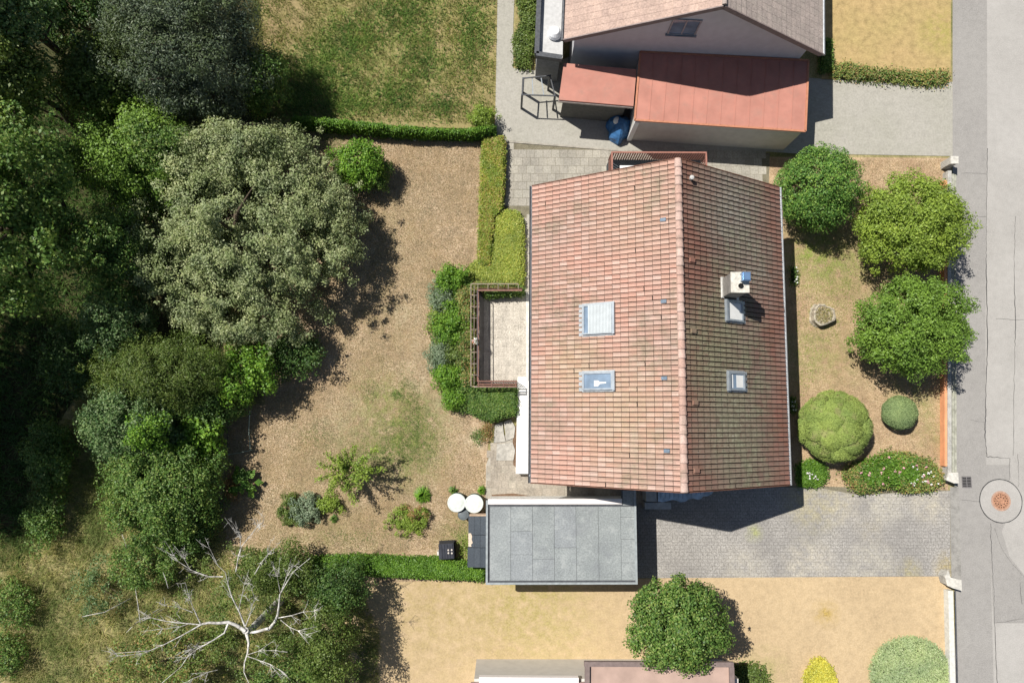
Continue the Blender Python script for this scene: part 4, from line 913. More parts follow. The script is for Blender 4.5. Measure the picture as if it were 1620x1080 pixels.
# stump planter
c = G(1303, 498, 0.4); sp = thing('tree_stump', 'wide round tree stump with a hollow dry top on the front lawn', 'tree stump', (c.x, c.y, 0))
wob = [1 + .10 * math.sin(3 * a * .26 + 1) + random.uniform(-.07, .07) for a in range(26)]
mb = MB(); mb.lathe([(0.6, -.02), (0.53, 0.1), (0.52, 0.38), (0.54, 0.43), (0.46, 0.46), (0.42, 0.40)], 26, wob=wob); mb.build('stump_wood', plain('pale_bark', (0.42, 0.37, 0.29), 0.95, 0.35, 9, bump=1.0, grime=(0.2, 0.22, 0.15)), sp)
q = pts_in_poly([(math.cos(a) * .45, math.sin(a) * .42) for a in np.linspace(0, 6.2, 14)], 700); q = np.column_stack([q, rng.uniform(.4, .47, 700)])
fastmesh('dry_grass', leafquads(q, rdir(700) + np.array([0, 0, .7]), 0.09, 0.25), 4, M['leaf_dry'], sp)

# green pipe frame at lawn edge
fm = thing('bed_frame', 'thin pale green pipe frame on the lawn edge by the woodland shrubs', 'frame')
M['greenpipe'] = plain('pale_green_pipe', (0.4, 0.5, 0.42), 0.6, 0.3, 9)
mb = MB(); mb.tube([P3(395, 650, .25), P3(393.5, 680, .25), P3(396, 712, .25)], .02, 6); mb.build('rail', M['greenpipe'], fm)
mb = MB(); mb.tube([P3(396, 712, .25), P3(378, 716, .25), P3(360, 719, .25)], .014, 6); mb.build('rail', M['greenpipe'], fm)
mb = MB(); mb.tube([P3(361, 665, .25), P3(360, 719, .25)], .014, 6); mb.build('rail', M['zincdark'], fm)
mb = MB()
for p in ((395, 650), (393.5, 680), (396, 712), (360, 719), (361, 665)): q = P3(*p, .25); mb = MB(); mb.tube([q, (q[0], q[1], -.02)], .02, 6); mb.build('post', M['greenpipe'], fm)

# stone edging under the upper hedge
proto = None
for i in range(14):
    x = 560 + i * 14 + random.uniform(-4, 4); y = 214 + (x - 560) * 0.03 + random.uniform(-2, 2); q = G(x, y)
    if proto is None:
        mb = MB(); wb = [random.uniform(.75, 1.2) for _ in range(8)]; mb.lathe([(0.12, -.02), (0.13, 0.05), (0.08, 0.1)], 8, wob=wb)
        o = mb.build('edging_stone', plain('pale_rock', (0.45, 0.42, 0.37), 0.95, 0.2, 8, bump=0.6)); proto = o
        tag(o, 'small pale rough stone in the row at the foot of the upper hedge', 'stone', 'edging stones below the upper hedge')
    else:
        o = proto.copy(); col.objects.link(o)
    o['label'] = ['first', 'second', 'third', 'fourth', 'fifth', 'sixth', 'seventh', 'eighth', 'ninth', 'tenth', 'eleventh', 'twelfth', 'thirteenth', 'last'][i] + ' small pale stone from the left at the foot of the upper hedge'
    o.location = (q.x, q.y, 0); o.rotation_euler = (0, 0, random.uniform(0, 6)); s_ = random.uniform(.6, 1.2); o.scale = (s_ * 1.3, s_ * .8, s_)

# ================================================================== NORTH NEIGHBOUR
nh = thing('house', 'upper neighbour house with pinkish left roof slope and bluish white gable', 'house', (9.04, 16.87, 0), -0.045)
NI = invof(nh).inverted()
NR, NE_L, NE_R = 7.1, 3.95, 3.8; nwl, nwr, nlen = 6.35, 5.55, 13.0
def nroof(xe, ze, mat_, lab, seedc):
    mb = MB(); L_ = math.hypot(xe, NR - ze); px_ = math.atan2(NR - ze, abs(xe)); s_ = 1 if xe > 0 else -1
    def fr(u, v, n): return (xe - s_ * v * math.cos(px_) + s_ * n * math.sin(px_), u, ze + v * math.sin(px_) + n * math.cos(px_))
    mb.box((0, 0, -0.16), (nlen, L_, -0.003), 1, fr)
    nr_, nc_ = 20, 40
    for r in range(nr_):
        for c_ in range(nc_):
            u0 = c_ * nlen / nc_ + .004; v0 = r * L_ / nr_
            a = [fr(u0, v0, 0), fr(u0 + nlen / nc_ - .008, v0, 0), fr(u0 + nlen / nc_ - .008, v0, 0.035), fr(u0, v0, .035), fr(u0, v0 + L_ / nr_, 0.006), fr(u0 + nlen / nc_ - .008, v0 + L_ / nr_, .006)]
            mb.add(a, [(0, 1, 2, 3), (3, 2, 5, 4), (0, 3, 4), (1, 5, 2)])
    o = mb.build('roof_slope', [mat_, M['zincdark']], nh); o['label'] = lab
M['ntileL'] = islandgrain('pinkish_tile', [(0.44, 0.325, 0.275), (0.47, 0.35, 0.295), (0.42, 0.31, 0.265)], 12, bump=0.2)
M['ntileR'] = islandgrain('grey_brown_tile', [(0.36, 0.31, 0.28), (0.39, 0.33, 0.3), (0.34, 0.29, 0.265)], 12, bump=0.2)
nroof(-nwl, NE_L, M['ntileL'], 'pinkish tan roof slope', 1); nroof(nwr, NE_R, M['ntileR'], 'grey brown roof slope', 2)
mb = MB(); mb.tube([(0, 0, NR + .02), (0, nlen, NR + .02)], .11, 8); mb.build('ridge_cap', M['ntileR'], nh)
for s_, xe, ze in ((-1, -nwl, NE_L), (1, nwr, NE_R)):
    mb = MB(); L_ = math.hypot(xe, NR - ze)
    mb.bar((xe, -0.03, ze - .09), (0, -0.03, NR - .09), 0.05, 0.24); mb.build('verge_board', plain('brown_grey_board', (0.25, 0.2, 0.19), 0.7), nh)
mb = MB(); mb.tube([(nwr + .08, -.05, NE_R - .05), (nwr + .08, nlen, NE_R - .05)], .07, 8); mb.build('gutter', M['zinc'], nh)
mb = MB(); mb.tube([(-nwl - .08, -.05, NE_L - .05), (-nwl - .08, nlen, NE_L - .05)], .07, 8); mb.build('gutter', M['zincdark'], nh)
mb = MB(); oy = 0.42; ai, bi = -nwl + .55, nwr - .5
za = NE_L + .55 * (NR - NE_L) / nwl - .2; zb = NE_R + .5 * (NR - NE_R) / nwr - .2
pr = [(ai, 0), (bi, 0), (bi, zb), (0, NR - .2), (ai, za)]
vs = [(x, oy, z) for x, z in pr] + [(x, nlen, z) for x, z in pr]
mb.add(vs, [(0,1,2,3,4), (9,8,7,6,5), (0,5,6,1), (1,6,7,2), (2,7,8,3), (3,8,9,4), (4,9,5,0)])
mb.build('wall', plain('bluish_white_render', (0.6, 0.6, 0.63), 0.9, 0.04, 3), nh)
wallwindow(nh, -1.05, oy, 4.1, 1.3, 1.2, 'y', -1)

def flatbox(name, label, px, z, wallm, roofm, inset=0.15, th=0.14, bottom=0.0):
    p = L(px, z); c = np.mean(p, 0); t = thing(name, label, name.replace('_', ' '), (c[0], c[1], 0)); q = ccw([(x - c[0], y - c[1]) for x, y in p])
    qi = [(x - math.copysign(inset, x), y - math.copysign(inset, y)) for x, y in q]
    mb = MB(); mb.prism(qi, bottom, z - th); mb.build('wall', wallm, t)
    mb = MB(); mb.prism(q, z - th, z); mb.build('roof', roofm, t)
    return t, q
M['redroof'] = plain('red_sheet_roof', (0.44, 0.2, 0.155), 0.75, 0.1, 1.2, bump=0.15, grime=(0.36, 0.19, 0.15))
M['paleren'] = plain('grey_render', (0.56, 0.54, 0.51), 0.9, 0.05, 3)
t, q = flatbox('garage', 'neighbour garage with large flat red roof and pale wall', [(1013, 82), (1279, 96), (1274, 208), (1004, 190)], 2.5, M['paleren'], M['redroof'], 0.06)
mb = MB(); 
for i in range(4):
    a, b = Vector((*q[i - 1], 2.515)), Vector((*q[i], 2.515)); mb.bar(a, b, .09, .05)
mb.build('roof_edge', plain('orange_brown_edge', (0.46, 0.2, 0.12), 0.7, 0.1), t)
mb = MB()
for i in range(1, 12):
    f_ = i / 12; a = Vector((*q[0], 2.503)).lerp(Vector((*q[1], 2.503)), f_); b = Vector((*q[3], 2.503)).lerp(Vector((*q[2], 2.503)), f_); mb.bar(a.lerp(b, .02), a.lerp(b, .98), .035, .03)
mb.build('roof_seams', M['redroof'], t)
mb = MB(); q0 = min(q, key=lambda p: p[0] + p[1]); mb.box((q0[0] + .05, q0[1] - .02, 0.05), (q0[0] + .28, q0[1] + .05, 2.25)); mb.build('downpipe', plain('white_pipe', (0.8, 0.8, 0.8), 0.5, 0.03), t)
t, q = flatbox('side_building', 'low annex with small red flat roof left of the neighbour garage', [(892, 100), (1007, 110), (1002, 168), (884, 158)], 2.45, plain('dark_wall', (0.12, 0.12, 0.11), 0.9), M['redroof'], 0.25)
mb = MB(); mb.bar((*q[0], 2.3), (*q[1], 2.3), .08, .12); mb.build('roof_edge', plain('pale_edge_board', (0.5, 0.44, 0.4), 0.7), t)
t, q = flatbox('roof_terrace', 'raised grey roof terrace with dark rim along the upper left house wall', [(852, -60), (893, -60), (890, 92), (847, 86)], 2.6, plain('grey_wall', (0.25, 0.25, 0.25), 0.9), plain('grey_deck', (0.5, 0.5, 0.5), 0.8, 0.08), 0.1)
mb = MB(); bars = [((855, -60), (849, 87)), ((848, 87), (889, 93))]
for a, b in bars: mb.bar(P3(*a, 2.75), P3(*b, 2.75), .22, .3)
mb.build('rim', M['zincdark'], t, inv=invof(t).inverted())
c = G(878, 48, 3.0); dm = thing('dome_light', 'white round dome standing on the grey roof terrace', 'dome', (c.x, c.y, 2.6))
mb = MB(); mb.lathe([(0.3, 0), (0.34, .08), (0.3, .25), (0.2, .38), (0.07, .43)], 18); mb.build('dome', plain('dome_white', (0.85, 0.86, 0.88), 0.3, 0.02), dm)
pg = thing('pergola', 'dark metal pergola frame beside the small red roof', 'pergola')
mb = MB(); z_ = 1.5; pts = [(828, 124), (870, 120), (878, 152), (826, 150)]
for i in range(4): mb.bar(P3(*pts[i - 1], z_ + .004 * i), P3(*pts[i], z_ + .004 * i), .05, .06)
mb.build('frame', M['zincdark'], pg)
for p in pts: mb = MB(); q_ = P3(*p, z_); mb.bar((q_[0], q_[1], 0), q_, .1, .1); mb.build('post', M['zincdark'], pg)
mb = MB()
for t_ in (.33, .66): a = Vector(P3(*pts[0], z_ - .06)).lerp(Vector(P3(*pts[1], z_ - .06)), t_); b = Vector(P3(*pts[3], z_ - .06)).lerp(Vector(P3(*pts[2], z_ - .06)), t_); mb.bar(a, b, .04, .06)
mb.build('cross_bar', M['frame'], pg)
# blue tarp-covered thing
c = G(983, 195, 0.8); bt = thing('tarpaulin', 'crumpled blue tarpaulin over garden things at the neighbour garage corner', 'tarpaulin', (c.x, c.y, 0))
mb = MB(); vs = []; n1, n2 = 26, 9
for k_ in range(n1):
    a = 2 * math.pi * k_ / n1
    for i in range(n2):
        t_ = i / (n2 - 1); r_ = (0.66 - 0.5 * t_ ** 1.6) * (1 + .16 * math.sin(3 * a + 1) + .08 * math.sin(7 * a) + random.uniform(-.05, .05)); vs.append((math.cos(a) * r_, math.sin(a) * r_ * 1.1, 1.0 * t_ ** 0.7))
fs = [(k_*n2+i, ((k_+1)%n1)*n2+i, ((k_+1)%n1)*n2+i+1, k_*n2+i+1) for k_ in range(n1) for i in range(n2-1)]
mb.add(vs, fs); mb.add([vs[k_*n2+n2-1] for k_ in range(n1)], [tuple(range(n1))]); mb.build('sheet', plain('blue_tarp', (0.05, 0.16, 0.36), 0.45, 0.3, 3), bt)
mb = MB(); mb.lathe([(0.17, .55), (.2, .6), (.16, .93), (0.05, .98)], 12, (-.22, .12, 0)); mb.build('white_tub', M['blindwhite'], bt)

# ================================================================== SOUTH NEIGHBOUR (only its roof edge is in the photo)
sh = thing('house', 'lower neighbour house, low brownish roofs cut by the bottom of the photo', 'house')
zs_ = 2.6
mb = MB(); mb.prism(ccw(L([(750, 1075), (1170, 1075), (1170, 1400), (750, 1400)], zs_)), 0, zs_ - .15); mb.build('wall', M['paleren'], sh)
M['brownroof'] = plain('brownish_roof', (0.42, 0.3, 0.25), 0.85, 0.1, 1.5)
mb = MB(); mb.prism(ccw(L([(927, 1053), (1160, 1053), (1168, 1420), (925, 1420)], zs_ + .2)), zs_, zs_ + .2); mb.prism(ccw(L([(745, 1079), (926, 1079), (924, 1420), (742, 1420)], zs_)), zs_ - .1, zs_ + .05); mb.build('roof', M['brownroof'], sh)
mb = MB(); mb.prism(ccw(L([(758, 1069), (915, 1070), (915, 1078), (758, 1078)], zs_)), zs_ - .15, zs_ + .12); mb.build('gutter', plain('white_gutter', (0.8, 0.76, 0.76), 0.5, .03), sh)
mb = MB(); zz = zs_ + .26
mb.bar(P3(924, 1049, zz), P3(1160, 1050, zz), .2, .16); mb.bar(P3(929, 1053, zz), P3(927, 1420, zz), .2, .16); mb.bar(P3(1157, 1054, zz), P3(1166, 1420, zz), .2, .16)
mb.build('parapet', plain('grey_brown_parapet', (0.2, 0.155, 0.145), 0.8), sh)

# ================================================================== VEGETATION
# --- front garden
plant('round_bush', 'dense dark green clipped round bush at the right house corner', 'bush', 1295, 299, 62, 62, 1.9, 1.75, 0.085, M['leaf_box'], 230, .34, 150, tr=.1, lob=.03, low=-.8, inner=.1, shell=.75, flat=.9)
plant('small_tree', 'lime green bushy tree overhanging the street wall, upper of two', 'tree', 1444, 355, 84, 74, 2.4, 1.7, 0.10, M['leaf_lime'], 210, .4, 160, tr=.14, lob=.08, low=-.5, shell=.4)
plant('small_tree', 'mid green broad tree by the street wall, lower of the two beside the road', 'tree', 1443, 516, 85, 72, 2.4, 1.7, 0.10, M['leaf_maple'], 210, .4, 160, tr=.14, lob=.08, low=-.5, shell=.4)
def ball(name, label, px, py, r_px, cz, rz, matl, lobes, lobr, n, leaf, asp=0.5):
    """clipped ball of merged cushions, the leaves lie on the surface"""
    c = G(px, py, cz); r = r_px * mpp(cz); t = thing(name, label, 'bush', (c.x, c.y, 0))
    i = np.arange(lobes) + .5; z = 1 - 1.55 * i / lobes; a = np.pi * (1 + 5 ** .5) * i + rng.normal(0, .25, lobes); q = np.sqrt(np.maximum(0, 1 - z * z))
    Dl = np.stack([q * np.cos(a), q * np.sin(a), z], 1)
    d = rdir(n); d[:, 2] = np.where(d[:, 2] < -.6, -d[:, 2], d[:, 2]); d = unit(d)
    if lobes < 2: Dl = np.array([[0, 0, 1.0], [0, 0, -1.0]])
    S = d @ Dl.T; o_ = np.sort(S, 1); best = o_[:, -1]; sec = o_[:, -2]
    gap = np.clip((np.arccos(np.clip(sec, -1, 1)) - np.arccos(np.clip(best, -1, 1))) / lobr, 0, 1)
    rad_ = (1 - (0.14 if lobes > 1 else 0) * (1 - np.sqrt(gap))) * (1 + rng.normal(0, .02, n)) * .97 * (1 + .025 * np.sin(d[:, 0] * 5 + 1) * np.cos(d[:, 1] * 4 + 2) + .02 * np.sin(d[:, 1] * 9 + d[:, 2] * 6))
    P = d * rad_[:, None] * np.array([r, r, rz]) + np.array([0, 0, cz]); k_ = P[:, 2] > .02
    base = Dl[np.argmax(S, 1)]; N = unit(d + (1.4 * (d - base) if lobes > 1 else 0) + np.array([0, 0, .3]))
    fastmesh('crown', leafquads(P[k_], N[k_], leaf, asp, .45), 4, matl, t)
    mb = MB(); u = 20; v_ = 12; vs = []
    for a_ in range(u):
        for b_ in range(v_):
            th = math.pi * (b_ + .5) / v_; ph = 2 * math.pi * a_ / u; vs.append((math.sin(th) * math.cos(ph) * r * .8, math.sin(th) * math.sin(ph) * r * .8, max(0.0, cz + math.cos(th) * rz * .8)))
    mb.add(vs, [(a_*v_+b_, a_*v_+b_+1, ((a_+1)%u)*v_+b_+1, ((a_+1)%u)*v_+b_) for a_ in range(u) for b_ in range(v_-1)]); mb.build('inner_shade_core', M['shade_core'], t)  # dark solid inside the ball stands in for shade between the leaves
ball('round_conifer', 'large pale green clipped conifer ball with lumpy cushions on the front lawn', 1320, 675, 57, 1.15, 1.15, M['leaf_thuja'], 26, .2, 90000, .05)
ball('round_conifer', 'small blue-green clipped ball bush near the orange wall', 1423, 653, 27, .62, .62, M['leaf_spruce'], 1, .1, 26000, .05)
def flowers(root, poly_px, z, n, mat_, s_=.07):
    p = L(poly_px, z); q = pts_in_poly(p, n); loc = np.array(root.location)
    for a in q:
        P = np.array([[a[0] + random.gauss(0, s_ * .4), a[1] + random.gauss(0, s_ * .4), z + random.uniform(0, .05)] for _ in range(8)]) - loc
        fastmesh('flower', leafquads(P, rdir(len(P)) * .4 + np.array([0, 0, 1]), s_, .9), 4, mat_, root)
fb = mass('flower_bed', 'leafy green flower bed with pink blossoms between front lawn and driveway', 'flower bed', [(1335, 752), (1352, 735), (1385, 735), (1408, 716), (1440, 720), (1475, 730), (1492, 750), (1494, 765), (1468, 775), (1430, 777), (1410, 768), (1360, 779)], .5, 17000, .085, M['leaf_bed'] , bs=.55, bump=.35, ragged=.12)
fastm = mass('flower_bed', 'bright green leafy clump in the flower bed, its upper middle', 'plant', [(1360, 738), (1400, 722), (1450, 730), (1470, 752), (1430, 768), (1370, 765)], .62, 9000, .09, M['leaf_hedge'], bs=.5, bump=.4, ragged=.14)
flowers(fb, [(1350, 740), (1400, 722), (1470, 735), (1485, 765), (1400, 770)], .68, 16, M['flower_pink']); flowers(fb, [(1440, 735), (1490, 745), (1488, 765), (1440, 770)], .68, 22, M['flower_white'], .05)
fw = mass('low_shrub', 'low leafy green plants below the big conifer ball at the house corner', 'plant', [(1264, 738), (1285, 728), (1305, 738), (1310, 752), (1296, 768), (1266, 768)], .4, 6000, .08, M['leaf_hedge'], bs=.5, bump=.4, ragged=.1)
flowers(fw, [(1268, 750), (1300, 745), (1290, 765)], .5, 8, M['flower_white'], .05)
for (x, y, lab) in ((1258, 435, 'small weed at the shaded foot of the east house wall, upper one'), (1256, 640, 'small white flowered weed at the shaded foot of the east house wall, lower one')):
    r_ = mass('weed', lab, 'plant', [(x - 4, y - 14), (x + 4, y - 12), (x + 5, y + 12), (x - 3, y + 14)], .35, 420, .07, M['leaf_mid'], ragged=.08)
    flowers(r_, [(x - 4, y - 14), (x + 4, y - 12), (x + 5, y + 12), (x - 3, y + 14)], .36, 7, M['flower_white'], .045)

# --- hedges and terrace planting
mass('hedge', 'narrow yellow-green clipped hedge running down from the top corner of the garden', 'hedge', [(764, 216), (797, 215), (799, 240), (797, 300), (794, 332), (782, 345), (776, 420), (756, 420), (759, 330), (762, 260)], .6, 36000, .075, M['leaf_hedge_yellow'], bs=.8, bump=.07, round_=.16)
mass('ground_cover', 'broad bright yellow-green cushion of ground cover above the terrace', 'shrub', [(782, 345), (798, 331), (820, 333), (827, 345), (829, 380), (828, 452), (745, 448), (735, 428), (752, 412), (776, 412)], .5, 40000, .075, M['leaf_cover_yellow'], bs=1.2, bump=.1, round_=.3)
mass('ivy', 'ivy added to darken the shadow band on the upper inner side of the terrace railing', 'ivy', [(765, 458), (828, 452), (829, 466), (766, 470)], .95, 3500, .07, M['leaf_mid'], z0=ZT * .6, bump=.1)  # ivy put in to deepen the dark band of the railing's shadow
mass('ivy', 'thin brownish ivy along the upper terrace rail', 'ivy', [(746, 446), (820, 446), (820, 461), (746, 461)], 1.35, 4200, .06, M['leaf_bed'], bump=.08)
mass('hedge', 'mid green dense hedge below the terrace beside the white ledge', 'hedge', [(738, 622), (760, 612), (818, 611), (819, 655), (800, 659), (778, 666), (758, 660), (742, 650)], .9, 26000, .07, M['leaf_mid'], bs=.7, bump=.15)
def bush(label, px, py, r1, r2, h_, matk, n=30, leaf=.08, lp=90, rc=.26, name='shrub', group=None, **kw):
    return plant(name, label, 'shrub', px, py, r1, r2, h_ * .45, h_ * .55, leaf, M[matk], n, rc, lp, tr=.03, nl=5, group=group, low=-.1, **{'lob': .24, 'shell': .35, **kw})
bush('bright green shrub at the upper end of the terrace bed', 714, 442, 22, 20, 1.3, 'leaf_bright', 40, .09)
bush('grey-green feathery shrub at the left edge of the terrace bed, upper', 698, 472, 19, 26, 1.0, 'leaf_grey', 34, .07)
mass('shrub', 'reddish tinged loose shrubbery right against the terrace rail', 'shrub', [(722, 455), (748, 450), (750, 610), (728, 608), (722, 560), (730, 520)], 1.15, 17000, .075, M['leaf_bed'], bs=.6, bump=.3, ragged=.1)
bush('bright green shrub in the middle of the terrace bed', 712, 513, 24, 28, 1.3, 'leaf_bright', 50, .09)
bush('yellow-green low shrub left of the middle of the terrace bed', 697, 505, 17, 22, .8, 'leaf_lime', 26, .08)
bush('grey-green shrub in the lower half of the terrace bed', 697, 562, 19, 24, 1.0, 'leaf_grey', 34, .07)
bush('olive shrub between grey shrub and terrace rail', 725, 565, 17, 22, 1.2, 'leaf_olive', 30, .08)
bush('fresh green shrub near the lower end of the terrace bed', 710, 594, 22, 18, 1.2, 'leaf_bright', 36, .09)
bush('small bright green shrub where terrace bed meets the lawn', 718, 632, 19, 15, 1.0, 'leaf_bright', 30, .08)
bush('mixed green shrub below the terrace corner', 741, 618, 20, 16, .9, 'leaf_mid', 30, .08)
bush('rusty orange plant between hedge and broken slabs', 770, 682, 7, 17, .35, 'leaf_red', 12, .06, 60)
bush('small green weed on the edge of the broken slabs', 757, 690, 11, 13, .3, 'leaf_mid', 9, .06, 50)
mass('shrub', 'mixed low planting filling the whole terrace bed under the taller shrubs', 'shrub', [(690, 445), (705, 430), (735, 432), (750, 448), (748, 612), (760, 640), (735, 650), (712, 640), (698, 610), (684, 580), (686, 530), (692, 500), (683, 480)], .62, 24000, .075, M['leaf_mid'], bs=.5, bump=.35, ragged=.12)
slabp = plain('broken_slab', (0.4, 0.38, 0.34), 0.95, 0.2, 7, bump=.6)
def flag(poly, lab): 
    p = L(poly, .06); c = np.mean(p, 0); mb = MB(); mb.prism(ccw([(x - c[0], y - c[1]) for x, y in p]), -.02, .06); o = mb.build('flagstone', slabp); o.location = (c[0], c[1], 0); tag(o, lab, 'stone', 'broken flagstones by the ledge')
flag([(783, 672), (795, 667), (797, 686), (800, 698), (781, 700)], 'broken flagstone left of the pair at the top of the path')
flag([(797, 667), (808, 663), (815, 675), (813, 692), (801, 697)], 'broken flagstone right of the pair, touching the white ledge')
flag([(786, 702), (811, 700), (815, 712), (812, 728), (785, 728)], 'larger cracked flagstone below the two broken ones')
mb = MB(); mb.prism(ccw(L([(811, 680), (817, 672), (817, 740), (812, 735)], .02)), -.02, .02); struct(mb.build('soil_strip', M['soil']))
mb = MB(); mb.prism(ccw(L([(778, 782), (812, 780), (846, 785), (872, 790), (872, 800), (775, 800)], .024)), -.02, .024); struct(mb.build('soil_strip', M['soil']))
mass('hedge', 'low green hedge strip left of the garage at the lower lot line', 'hedge', [(490, 884), (560, 880), (640, 884), (693, 884), (730, 890), (768, 894), (768, 918), (690, 915), (600, 911), (520, 906), (480, 902)], .8, 52000, .075, M['leaf_hedge'], bs=.8, bump=.15)
mass('hedge', 'long green hedge along the upper lot line below the meadow', 'hedge', [(462, 183), (540, 190), (640, 200), (700, 204), (746, 204), (782, 196), (783, 208), (745, 213), (640, 210), (540, 201), (462, 194)], 1.1, 34000, .08, M['leaf_hedge'], bs=.8, bump=.12)
bush('rounded yellow-green shrub closing the upper hedge at the path corner', 765, 190, 20, 17, 1.3, 'leaf_lime', 34, .08)
bush('low mixed weeds right of the composter', 738, 868, 10, 24, .3, 'leaf_lime', 16, .05, 50)

# --- single plants on the lawn
bush('fresh green leafy bush near the top of the dry lawn', 569, 264, 42, 34, 2.2, 'leaf_bright', 90, .1, 110, .33, lob=.2, shell=.3)
bush('darker green lower bush right of the fresh green one', 600, 280, 20, 22, 1.4, 'leaf_mid', 30, .08, shell=.3)
# sapling with finger-like shoots
c = G(552, 745, 1.4); sg = thing('sapling', 'young yellow-green fruit tree with spreading shoots on the lower lawn', 'tree', (c.x + .35, c.y + .1, 0))
shoots = [((552, 745), (524, 762)), ((552, 745), (506, 735)), ((552, 745), (516, 718)), ((552, 742), (545, 712)), ((552, 742), (562, 706)), ((555, 742), (580, 722)), ((555, 745), (597, 708)), ((556, 748), (606, 742)), ((555, 750), (583, 757)), ((550, 752), (560, 795)), ((548, 752), (545, 775)), ((548, 750), (518, 778)), ((552, 745), (535, 735)), ((560, 745), (585, 740)), ((548, 745), (503, 757)), ((552, 740), (534, 722)), ((552, 748), (570, 770))]
P = []; N = []; mb = MB(); o3 = Vector(sg.location)
mb.tube([(0, 0, -.05), (-.1, -.03, .6), tuple(G(553, 746, 1.0) - o3)], [.05, .045, .035], 7)
for a, b in shoots:
    A = G(*a, 1.0) - o3; B = G(*b, random.uniform(1.5, 2.3)) - o3; mb.tube([A, A.lerp(B, .5) + Vector((0, 0, .15)), B], [.025, .015, .005], 5)
    n = 230; t_ = rng.uniform(.15, 1.03, n); p = np.array(A)[None] * (1 - t_[:, None]) + np.array(B)[None] * t_[:, None] + np.array([0, 0, 1])[None] * (.3 * t_ * (1 - t_))[:, None]
    P.append(p + rng.normal(0, .085, (n, 3))); N.append(rdir(n) * .6 + np.array([0, 0, .8]))
P = np.concatenate(P); N = np.concatenate(N); fastmesh('crown', leafquads(P, N, .1, .5), 4, M['leaf_lime'], sg); mb.build('trunk', M['bark'], sg)
bush('silvery blue-green cushion plant on the lower lawn', 485, 805, 25, 23, .7, 'leaf_grey', 60, .07, 80, .16)
bush('mixed green cushion plant directly left of the silvery one', 458, 810, 17, 25, .5, 'leaf_olive', 34, .07, 70, .17)
bush('small yellow-green bush between silvery cushion and sapling', 520, 797, 19, 15, .6, 'leaf_lime', 26, .08, 60, .2)
bush('low mound of bright leaves with a reddish top on the lower lawn', 646, 824, 31, 20, .5, 'leaf_lime', 50, .07, 70, .18)
bush('reddish brown leafy patch on top of the low mound', 655, 812, 20, 12, .6, 'leaf_red', 18, .06, 60, .16)
def tuftplant(label, px, py, r_px, h_, matk, n=120, w_=.05):
    c = G(px, py, h_ * .4); t = thing('perennial', label, 'plant', (c.x, c.y, 0)); V = []
    for i in range(n):
        a = random.uniform(0, 6.283); r_ = r_px * mpp(.2) * random.uniform(.4, 1.05); ht = h_ * random.uniform(.35, 1) * (1.2 - .6 * r_ / (r_px * mpp(.2))); d = Vector((math.cos(a), math.sin(a), 0)); s = Vector((-d.y, d.x, 0)) * w_ * .5
        m_ = d * r_ * .5 + Vector((0, 0, ht)); e = d * r_ + Vector((0, 0, ht * .6)); V += [tuple(-s * .4), tuple(s * .4), tuple(m_ + s), tuple(m_ - s), tuple(m_ - s), tuple(m_ + s), tuple(e + s * .2), tuple(e - s * .2)]
    fastmesh('leaves', np.array(V), 4, M[matk], t)
tuftplant('small bright green clump of narrow leaves on the lower lawn', 668, 783, 15, .5, 'leaf_bright', 200)
tuftplant('little green tuft above the left rain barrel', 717, 776, 9, .3, 'leaf_mid', 80)
tuftplant('green tuft at the edge of the path above the right barrel', 762, 775, 8, .35, 'leaf_bright', 90)
tuftplant('small green tuft below the silvery cushion and sapling', 528, 820, 8, .25, 'leaf_mid', 60)
# rhubarb
c = G(384, 762, .4); rb = thing('rhubarb', 'rhubarb with big crinkled leaves beside the woodland edge', 'plant', (c.x, c.y, 0)); V = []
for i in range(46):
    a = random.uniform(0, 6.283); r_ = random.uniform(.1, .78); d = Vector((math.cos(a), math.sin(a), 0)); s = Vector((-d.y, d.x, 0)); ce = d * r_ * .95 + Vector((0, 0, .5 - .3 * r_ + random.uniform(-.05, .1))); l_ = random.uniform(.13, .22)
    dd = (d + Vector((0, 0, random.uniform(-.5, .3)))).normalized()
    V += [tuple(ce - dd * l_), tuple(ce + s * l_ * .8 + Vector((0, 0, .05))), tuple(ce + dd * l_ * 1.1), tuple(ce - s * l_ * .8 + Vector((0, 0, .05)))]
fastmesh('leaves', np.array(V), 4, M['leaf_hedge'], rb)
bush('reddish weeds left of the rhubarb', 368, 770, 10, 24, .3, 'leaf_red', 14, .06, 50)

# --- woodland edge
T = lambda *a, **k: plant('tree', *a, **k)
# big grey-green tree
T('large grey-green tree with pale dusty leaves, biggest crown in the garden', 'tree', 388, 380, 172, 166, 1.6, 3.7, .095, M['leaf_silver'], 720, .42, 160, tr=.28, nl=30, lob=.13, low=-.12, inner=.5, shell=.15, flat=.7, edge=1.0, upb=.8)
T('grey-green secondary crown rising at the upper end of the big grey tree', 'tree', 372, 252, 92, 50, 3.2, 2.0, .095, M['leaf_silver'], 150, .42, 160, tr=.16, lob=.14, low=-.2, shell=.35)
T('grey-green right-hand bough crown above the shadowed lawn', 'tree', 522, 345, 50, 60, 1.6, 1.9, .09, M['leaf_silver'], 110, .38, 150, tr=.12, lob=.2, low=-.2, shell=.3)
S = lambda *a, **k: plant('tall_shrub', *a, **k)
T('bright mixed green tree above left of the big grey tree', 'tree', 240, 262, 88, 82, 2.6, 2.6, .11, M['leaf_maple'], 210, .5, 140, tr=.18, lob=.15, low=-.2)
T('dark leafy tree squeezed between bright green tree and grey tree', 'tree', 262, 240, 56, 46, 3.6, 1.8, .1, M['leaf_mid'], 100, .5, 120, tr=.12, lob=.15, low=-.2)
S('narrow dark green shrub on the left flank of the grey tree', 'shrub', 190, 400, 46, 70, 3.4, 2.6, .1, M['leaf_mid'], 110, .42, 130, tr=.1, lob=.15, low=-.2)
